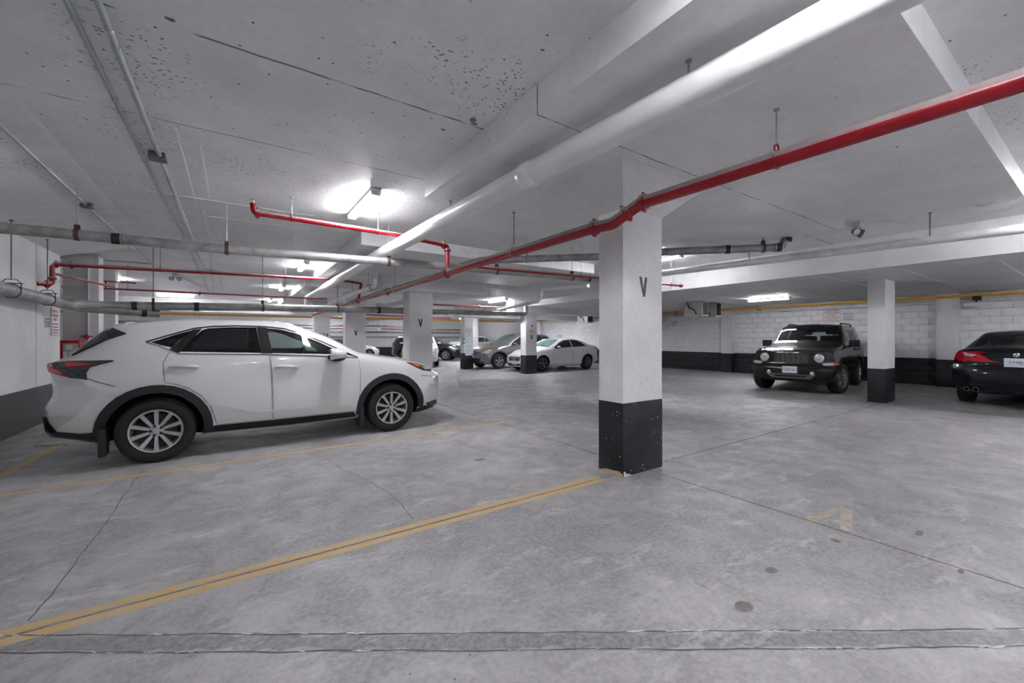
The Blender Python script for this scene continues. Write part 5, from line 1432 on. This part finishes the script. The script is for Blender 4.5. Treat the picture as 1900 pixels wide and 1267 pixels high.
# white cars in the far bay
w1 = other_car('cross', 'white car whose nose peeps out beside the hood column', (8.8, 22.2, 0), rad(248), M['paint_white2'], detail=False)
w2 = other_car('sedan', 'white car with pale windscreen glimpsed between two far columns', (5.1, 26.0, 0), rad(-95), M['paint_white2'], detail=False)
w3 = other_car('cross', 'white van with dark windows behind the grey crossover', (16.0, 28.5, 0), rad(200), M['paint_white2'], detail=False)
w4 = other_car('sedan', 'white car half hidden left of the rust streaked post', (5.0, 29.6, 0), rad(5), M['paint_white2'], detail=False)
# ------------------------------------------------------------------ signs and fittings
def wall_sign(label, v0, v1, z0, z1, u, nrm, lines, mat='sign_white', ink='ink_red', name='wall_sign'):
    """sign on a wall facing along u; nrm=-1 faces -u (right wall), +1 faces +u (left wall)"""
    vc, zc = (v0 + v1) / 2, (z0 + z1) / 2
    xs = sorted((u, u + nrm * .008))
    t = thing(name, label, 'sign', (u, vc, z0))
    MB().bbox(xs[0], xs[1], v0, v1, z0, z1, .003).build('panel', M[mat], t)
    xf = u + nrm * .0085
    b = .012
    mb = MB()
    for (a0, a1, c0, c1) in ((v0 + b, v1 - b, z1 - b - .006, z1 - b), (v0 + b, v1 - b, z0 + b, z0 + b + .006), (v0 + b, v0 + b + .006, z0 + b, z1 - b), (v1 - b - .006, v1 - b, z0 + b, z1 - b)):
        x2 = sorted((xf, xf + nrm * .001)); mb.box(x2[0], x2[1], a0, a1, c0, c1)
    mb.build('border', M[ink], t, smooth=0)
    ex = (0, nrm, 0)
    for (s, size, f, ik) in lines:
        if not s:      # a line too small to read: a plain dash row
            hw = (v1 - v0) * size; zz = z0 + (z1 - z0) * f; x2 = sorted((xf, xf + nrm * .001))
            mb = MB(); a = -hw; rr = random.Random(int(f * 100))
            while a < hw - .02:
                w_ = min(rr.uniform(.03, .09), hw - a); mb.box(x2[0], x2[1], vc + a, vc + a + w_ - .012, zz - .009, zz + .009); a += w_
            mb.build('small_print', M[ik or ink], t, smooth=0)
            continue
        text_part('lettering', s, size, M[ik or ink], t, (xf, vc, z0 + (z1 - z0) * f), ex, (0, 0, 1), .002)
    return t
V1 = [('VISITOR', .105, .86, None), ('PARKING', .105, .69, None), ('ONLY', .105, .52, None), ('', .44, .36, None), ('', .36, .24, None), ('', .40, .12, None)]
N1 = [('NOTICE', .07, .80, 'ink_blue'), ('', .42, .58, 'ink_grey'), ('', .40, .43, 'ink_grey'), ('', .30, .28, 'ink_grey'), ('', .36, .14, 'ink_grey')]
wall_sign('red lettered visitor parking sign on block wall above the black SUV', 5.335, 5.845, 1.94, 2.43, UR - .004, -1, V1)
wall_sign('small notice beside the visitor sign above the black SUV', 4.985, 5.29, 2.0, 2.245, UR - .004, -1, N1, 'sign_grey', 'ink_grey')
wall_sign('red lettered visitor parking sign just right of the foreground column', 11.92, 12.6, 1.78, 2.44, UR - .004, -1, V1 + [])
wall_sign('small notice beside the visitor sign near the foreground column', 11.55, 11.86, 1.97, 2.21, UR - .004, -1, N1, 'sign_grey', 'ink_grey')
wall_sign('tall faded parking sign on the left concrete wall', 10.25, 10.64, 1.43, 1.915, UL + .004, 1, [('VISITOR', .075, .86, None), ('PARKING', .075, .72, None), ('ONLY', .075, .58, None), ('', .42, .42, None), ('', .40, .31, None), ('', .38, .20, None), ('', .36, .11, None)])
wall_sign('small black and white notice left of the tall parking sign', 9.98, 10.23, 1.56, 1.735, UL + .004, 1, [('NOTICE', .05, .82, 'ink_blue'), ('', .38, .60, 'ink_blue'), ('', .40, .44, 'ink_blue'), ('', .34, .29, 'ink_blue'), ('', .38, .14, 'ink_blue')], 'sign_white', 'ink_blue')
n123 = text_part('lettering', '123', .30, M['mark'], wr, (UR - .007, 19.9, 1.52), (0, -1, 0), (0, 0, 1), .003)

def face_sign(label, u0, u1, z0, z1, v, lines, mat='sign_white', ink='ink_blue', name='column_sign'):
    t = thing(name, label, 'sign', ((u0 + u1) / 2, v, z0))
    MB().bbox(u0, u1, v - .008, v, z0, z1, .003).build('panel', M[mat], t)
    for (s, size, f, ik) in lines:
        if not s:
            hw = (u1 - u0) * size; zz = z0 + (z1 - z0) * f; uc = (u0 + u1) / 2
            mb = MB(); a = -hw; rr = random.Random(int(f * 100))
            while a < hw - .02:
                w_ = min(rr.uniform(.03, .09), hw - a); mb.box(uc + a, uc + a + w_ - .012, v - .0095, v - .0078, zz - .011, zz + .011); a += w_
            mb.build('small_print', M[ik or ink], t, smooth=0)
            continue
        text_part('lettering', s, size, M[ik or ink], t, ((u0 + u1) / 2, v - .0085, z0 + (z1 - z0) * f), (1, 0, 0), (0, 0, 1), .002)
    return t
face_sign('tall white reserved parking notice on the sign column', 8.74, 9.12, .62, 1.90, 16.696, [('RESERVED', .075, .93, None), ('RESIDENTIAL', .07, .87, None), ('PARKING', .07, .81, None), ('ONLY', .07, .75, None), ('', .40, .69, 'ink_grey'), ('', .38, .58, 'ink_grey'), ('', .42, .48, 'ink_grey'), ('', .12, .41, 'ink_grey'), ('', .30, .33, None), ('', .38, .24, 'ink_grey'), ('', .34, .16, 'ink_grey')], 'sign_grey')
cs = face_sign('security camera notice on the column before the white sedan', 9.63, 9.93, 1.60, 2.01, 13.056, [('', .40, .28, 'ink_red'), ('', .36, .18, 'ink_red'), ('', .40, .09, 'ink_red')], 'sign_white', 'ink_red')
MB().prism([(-.06, .02), (.07, .06), (.06, -.005), (.02, -.02), (-.05, -.01)], (9.78, 13.0465, 1.88), (1, 0, 0), (0, 0, 1), (0, -.002, 0)).prism([(.0, -.03), (.03, -.04), (.05, -.09), (.03, -.10)], (9.78, 13.0465, 1.88), (1, 0, 0), (0, 0, 1), (0, -.002, 0)).build('camera_pictogram', M['ink_blue'], cs, smooth=0)
def arrow(label, u, v, z, s, face='v'):
    t = thing('arrow_sign', label, 'sign', (u, v, z - s), 0, 'green arrow signs')
    pts = [(-s * .5, s), (s * .6, .0), (-s * .5, -s)]
    MB().prism(pts, (u, v, z), (1, 0, 0), (0, 0, 1), (0, -.012, 0)).build('panel', M['green'], t, smooth=0)
    MB().prism([(-s * .25, s * .16), (s * .1, s * .16), (s * .1, s * .34), (s * .42, 0), (s * .1, -s * .34), (s * .1, -s * .16), (-s * .25, -s * .16)], (u, v - .0125, z), (1, 0, 0), (0, 0, 1), (0, -.002, 0)).build('pictogram', M['seam'], t, smooth=0)
arrow('green arrow plate on the left edge of the sign column', 8.70, 16.695, 1.28, .18)
arrow('small green arrow plate on the right edge of the hood column', 4.50, 10.49, 1.56, .06)

# red fire cabinet on the pier
t = thing('fire_cabinet', 'red fire hose cabinet with glazed door on the left pier', 'cabinet', (-2.75, 12.4, .95))
MB().bbox(-3.14, -2.66, 12.22, 12.5, .95, 1.345, .008).build('box', M['firebox'], t)
d = MB().bbox(-2.90, -2.68, 12.208, 12.222, .97, 1.28, .004).build('door', M['unit'], t)
MB().box(-2.86, -2.76, 12.200, 12.209, 1.16, 1.25).build('label_plate', M['sign_white'], d, smooth=0)
MB().box(-2.89, -2.83, 12.202, 12.209, .99, 1.11).box(-2.80, -2.74, 12.202, 12.209, .99, 1.10).build('label_plate', M['sign_white'], d, smooth=0)
t = thing('wall_panel', 'dark control panel beside the far left pier', 'panel', (-3.35, 12.9, 1.5))
MB().bbox(-3.6, -3.1, 12.8, 12.9, 1.78, 2.05, .01).build('case', M['jbox'], t)
MB().sphere((-3.3, 12.79, 1.99), .035, .02, .035, 10, 8).build('indicator', M['sign_white'], t)
MB().box(-3.55, -3.15, 12.79, 12.81, 1.60, 1.76).build('display', M['silver'], t, smooth=0)
# piping and conduit on the pier
t = thing('pier_conduit', 'thin white conduit with valve running down the left pier', 'conduit', (-2.55, 12.46, 1.35))
MB().cyl((-2.58, 12.475, 1.3), (-2.58, 12.475, 3.0), .018, 8).build('tube', M['white_pipe'], t)
MB().sphere((-2.6, 12.45, 1.42), .05, .03, .05, 10, 8).cyl((-2.70, 12.45, 1.43), (-2.5, 12.45, 1.43), .012, 8).build('valve', M['ink_red'], t)

# hanging electric units under the low soffit
def unit(label, u, v, top, w=.36, l=.67, h=.50):
    t = thing('heater_unit', label, 'unit heater', (u + w / 2, v + l / 2, top - h), 0, 'grey unit heaters under the soffit')
    MB().bbox(u, u + w, v, v + l, top - h, top - .02, .012).build('case', M['unit'], t)
    fr = MB().box(u + .03, u + w - .03, v - .006, v + .004, top - h + .04, top - .05).build('louvre_panel', M['grille_dark'], t, smooth=0)
    for i in range(7):
        z = top - h + .08 + i * .055
        MB().box(u + .04, u + w - .04, v - .018, v - .005, z, z + .008).build('louvre', M['grille_dark'], fr, smooth=0)
    MB().tube(fillet([(u - .006, v + l * .82, top - .03), (u - .03, v + l * .70, top - .22), (u - .03, v + l * .45, top - .26), (u - .02, v + l * .30, top - h + .06)], .08), .016, 8).build('cable', M['cable'], t)
    for sx in (.05, w - .05):
        for sy in (.06, l - .06): MB().cyl((u + sx, v + sy, top - .03), (u + sx, v + sy, top + .02), .012, 8).build('hanger_bolt', M['rod'], t)
    MB().box(u - .01, u + w + .01, v - .012, v + l, top - h - .012, top - h + .004).build('drip_edge', M['clamp'], t, smooth=0)
    return t
unit('left of the two grey unit heaters under the soffit by the black SUV', 13.0, 7.85, LOW)
unit('right of the two grey unit heaters under the soffit by the black SUV', 13.82, 7.85, LOW)
unit('grey unit heater hanging above the white sedan tail', 13.5, 13.75, LOW - .02)

# twin-head emergency lights
def twin(label, c, zt):
    t = thing('emergency_light', label, 'emergency light', (c[0], c[1], zt), 0, 'twin-head emergency lights')
    MB().bbox(c[0] - .07, c[0] + .07, c[1] - .05, c[1] + .05, zt - .06, zt, .008).build('base', M['unit'], t)
    MB().cyl((c[0], c[1], zt - .05), (c[0], c[1], zt - .10), .02, 10).build('stem', M['unit'], t)
    for s in (-1, 1):
        p = Vector((c[0] + s * .075, c[1] - .01, zt - .14)); ax = Vector((s * .5, -.75, -.4)).normalized()
        h = MB().lathe([(0, -.05), (.035, -.045), (.055, .0), (.06, .03), (.052, .032), (.04, .01), (0, .0)], p, ax, 18).build('lamp_head', M['jbox'], t)
        MB().lathe([(0, .018), (.05, .018)], p, ax, 18).build('lens', M['lens_clear'], h)
        MB().cyl((c[0], c[1], zt - .09), p, .010, 8).build('swivel', M['jbox'], h)
twin('twin-head emergency light on the ceiling right of the drain elbow', (7.16, 2.05), 2.985)
twin('twin-head emergency light above the white SUV rear door', (-1.33, 14.8), CE)
# small wall lamp / motion unit under the gas pipe
t = thing('wall_floodlight', 'small white flood lamp tilted under the gas pipe by the dark sedan', 'light', (16.7, 2.2, 2.28))
MB().bbox(16.62, 16.70, 1.98, 2.42, 2.27, 2.36, .015).build('head', M['sign_white'], t)
MB().cyl((16.68, 2.2, 2.36), (16.80, 2.2, 2.50), .018, 8).build('arm', M['cable'], t)
MB().bbox(16.74, 16.86, 2.12, 2.28, 2.42, 2.54, .01).build('bracket', M['cable'], t)
# far traffic sign boards on the back services
t = thing('hanging_sign', 'small parking board hung before the far wall', 'sign', (8.13, 29.8, 1.98))
MB().bbox(7.45, 8.8, 29.78, 29.82, 1.97, 2.20, .006).build('panel', M['sign_white'], t)
text_part('lettering', 'E PARKING', .17, M['mark'], t, (8.13, 29.778, 2.085), (1, 0, 0), (0, 0, 1), .002)
for x in (7.6, 8.65): MB().cyl((x, 29.8, 2.19), (x, 29.8, CE), .012, 8).build('chain', M['rod'], t)
t = thing('exit_sign', 'dark red exit board hung between two far columns', 'sign', (4.6, 27.9, 2.0))
MB().bbox(4.35, 4.85, 27.88, 27.94, 1.98, 2.22, .008).build('case', M['ink_red'], t)
MB().cyl((4.6, 27.91, 2.2), (4.6, 27.91, CE), .012, 8).build('stem', M['rod'], t)

# spalled spots on the slab and paint chips on the foreground column
def blot(x, y, z, r, parent, mat, seed, name='spall'):
    rr = random.Random(seed); n = 14
    MB().add([(x + r * math.cos(2 * math.pi * i / n) * rr.uniform(.5, 1.2), y + r * .7 * math.sin(2 * math.pi * i / n) * rr.uniform(.5, 1.2), z) for i in range(n)], [tuple(range(n))]).build(name, mat, parent, smooth=0)
for k, (x, y, r) in enumerate(((1.66, 3.03, .045), (1.70, 3.08, .03), (1.02, 1.91, .035), (.98, 1.93, .02), (1.62, 2.05, .018), (-.30, 3.05, .03), (1.52, 3.32, .025), (1.36, 3.2, .015))):
    blot(x, y, CE - .002, r, ce, M['stain'], 60 + k)
for k, (x, y, r) in enumerate(((2.45, 2.40, .03), (2.62, 2.36, .018), (4.6, 1.05, .02), (3.9, 1.9, .014))):
    blot(x, y, 2.98 - .002, r, ce, M['stain'], 80 + k)
rc = random.Random(21)
for k in range(22):
    f = rc.random() < .55
    zz = rc.choice((rc.uniform(.02, .10), rc.uniform(.1, .7), rc.uniform(.5, .7))); sz = rc.uniform(.003, .009)
    if f:
        x = rc.uniform(3.22, 3.80); pl = [(x + sz * math.cos(a) * rc.uniform(.6, 1.4), zz + sz * .7 * math.sin(a) * rc.uniform(.6, 1.4)) for a in (0, 1.1, 2.2, 3.3, 4.4, 5.4)]
        MB().prism(pl, (0, 2.7615, 0), (1, 0, 0), (0, 0, 1), (0, -.001, 0)).build('paint_chip', M['chalk'], cA, smooth=0)
    else:
        y = rc.uniform(2.78, 3.07); pl = [(y + sz * math.cos(a) * rc.uniform(.6, 1.4), zz + sz * .7 * math.sin(a) * rc.uniform(.6, 1.4)) for a in (0, 1.1, 2.2, 3.3, 4.4, 5.4)]
        MB().prism(pl, (3.1965, 0, 0), (0, 1, 0), (0, 0, 1), (-.001, 0, 0)).build('paint_chip', M['chalk'], cA, smooth=0)
MB().prism([(3.205, 0), (3.33, 0), (3.29, .02), (3.24, .03), (3.22, .055), (3.205, .05)], (0, 2.7612, 0), (1, 0, 0), (0, 0, 1), (0, -.001, 0)).build('paint_chip', M['chalk'], cA, smooth=0)
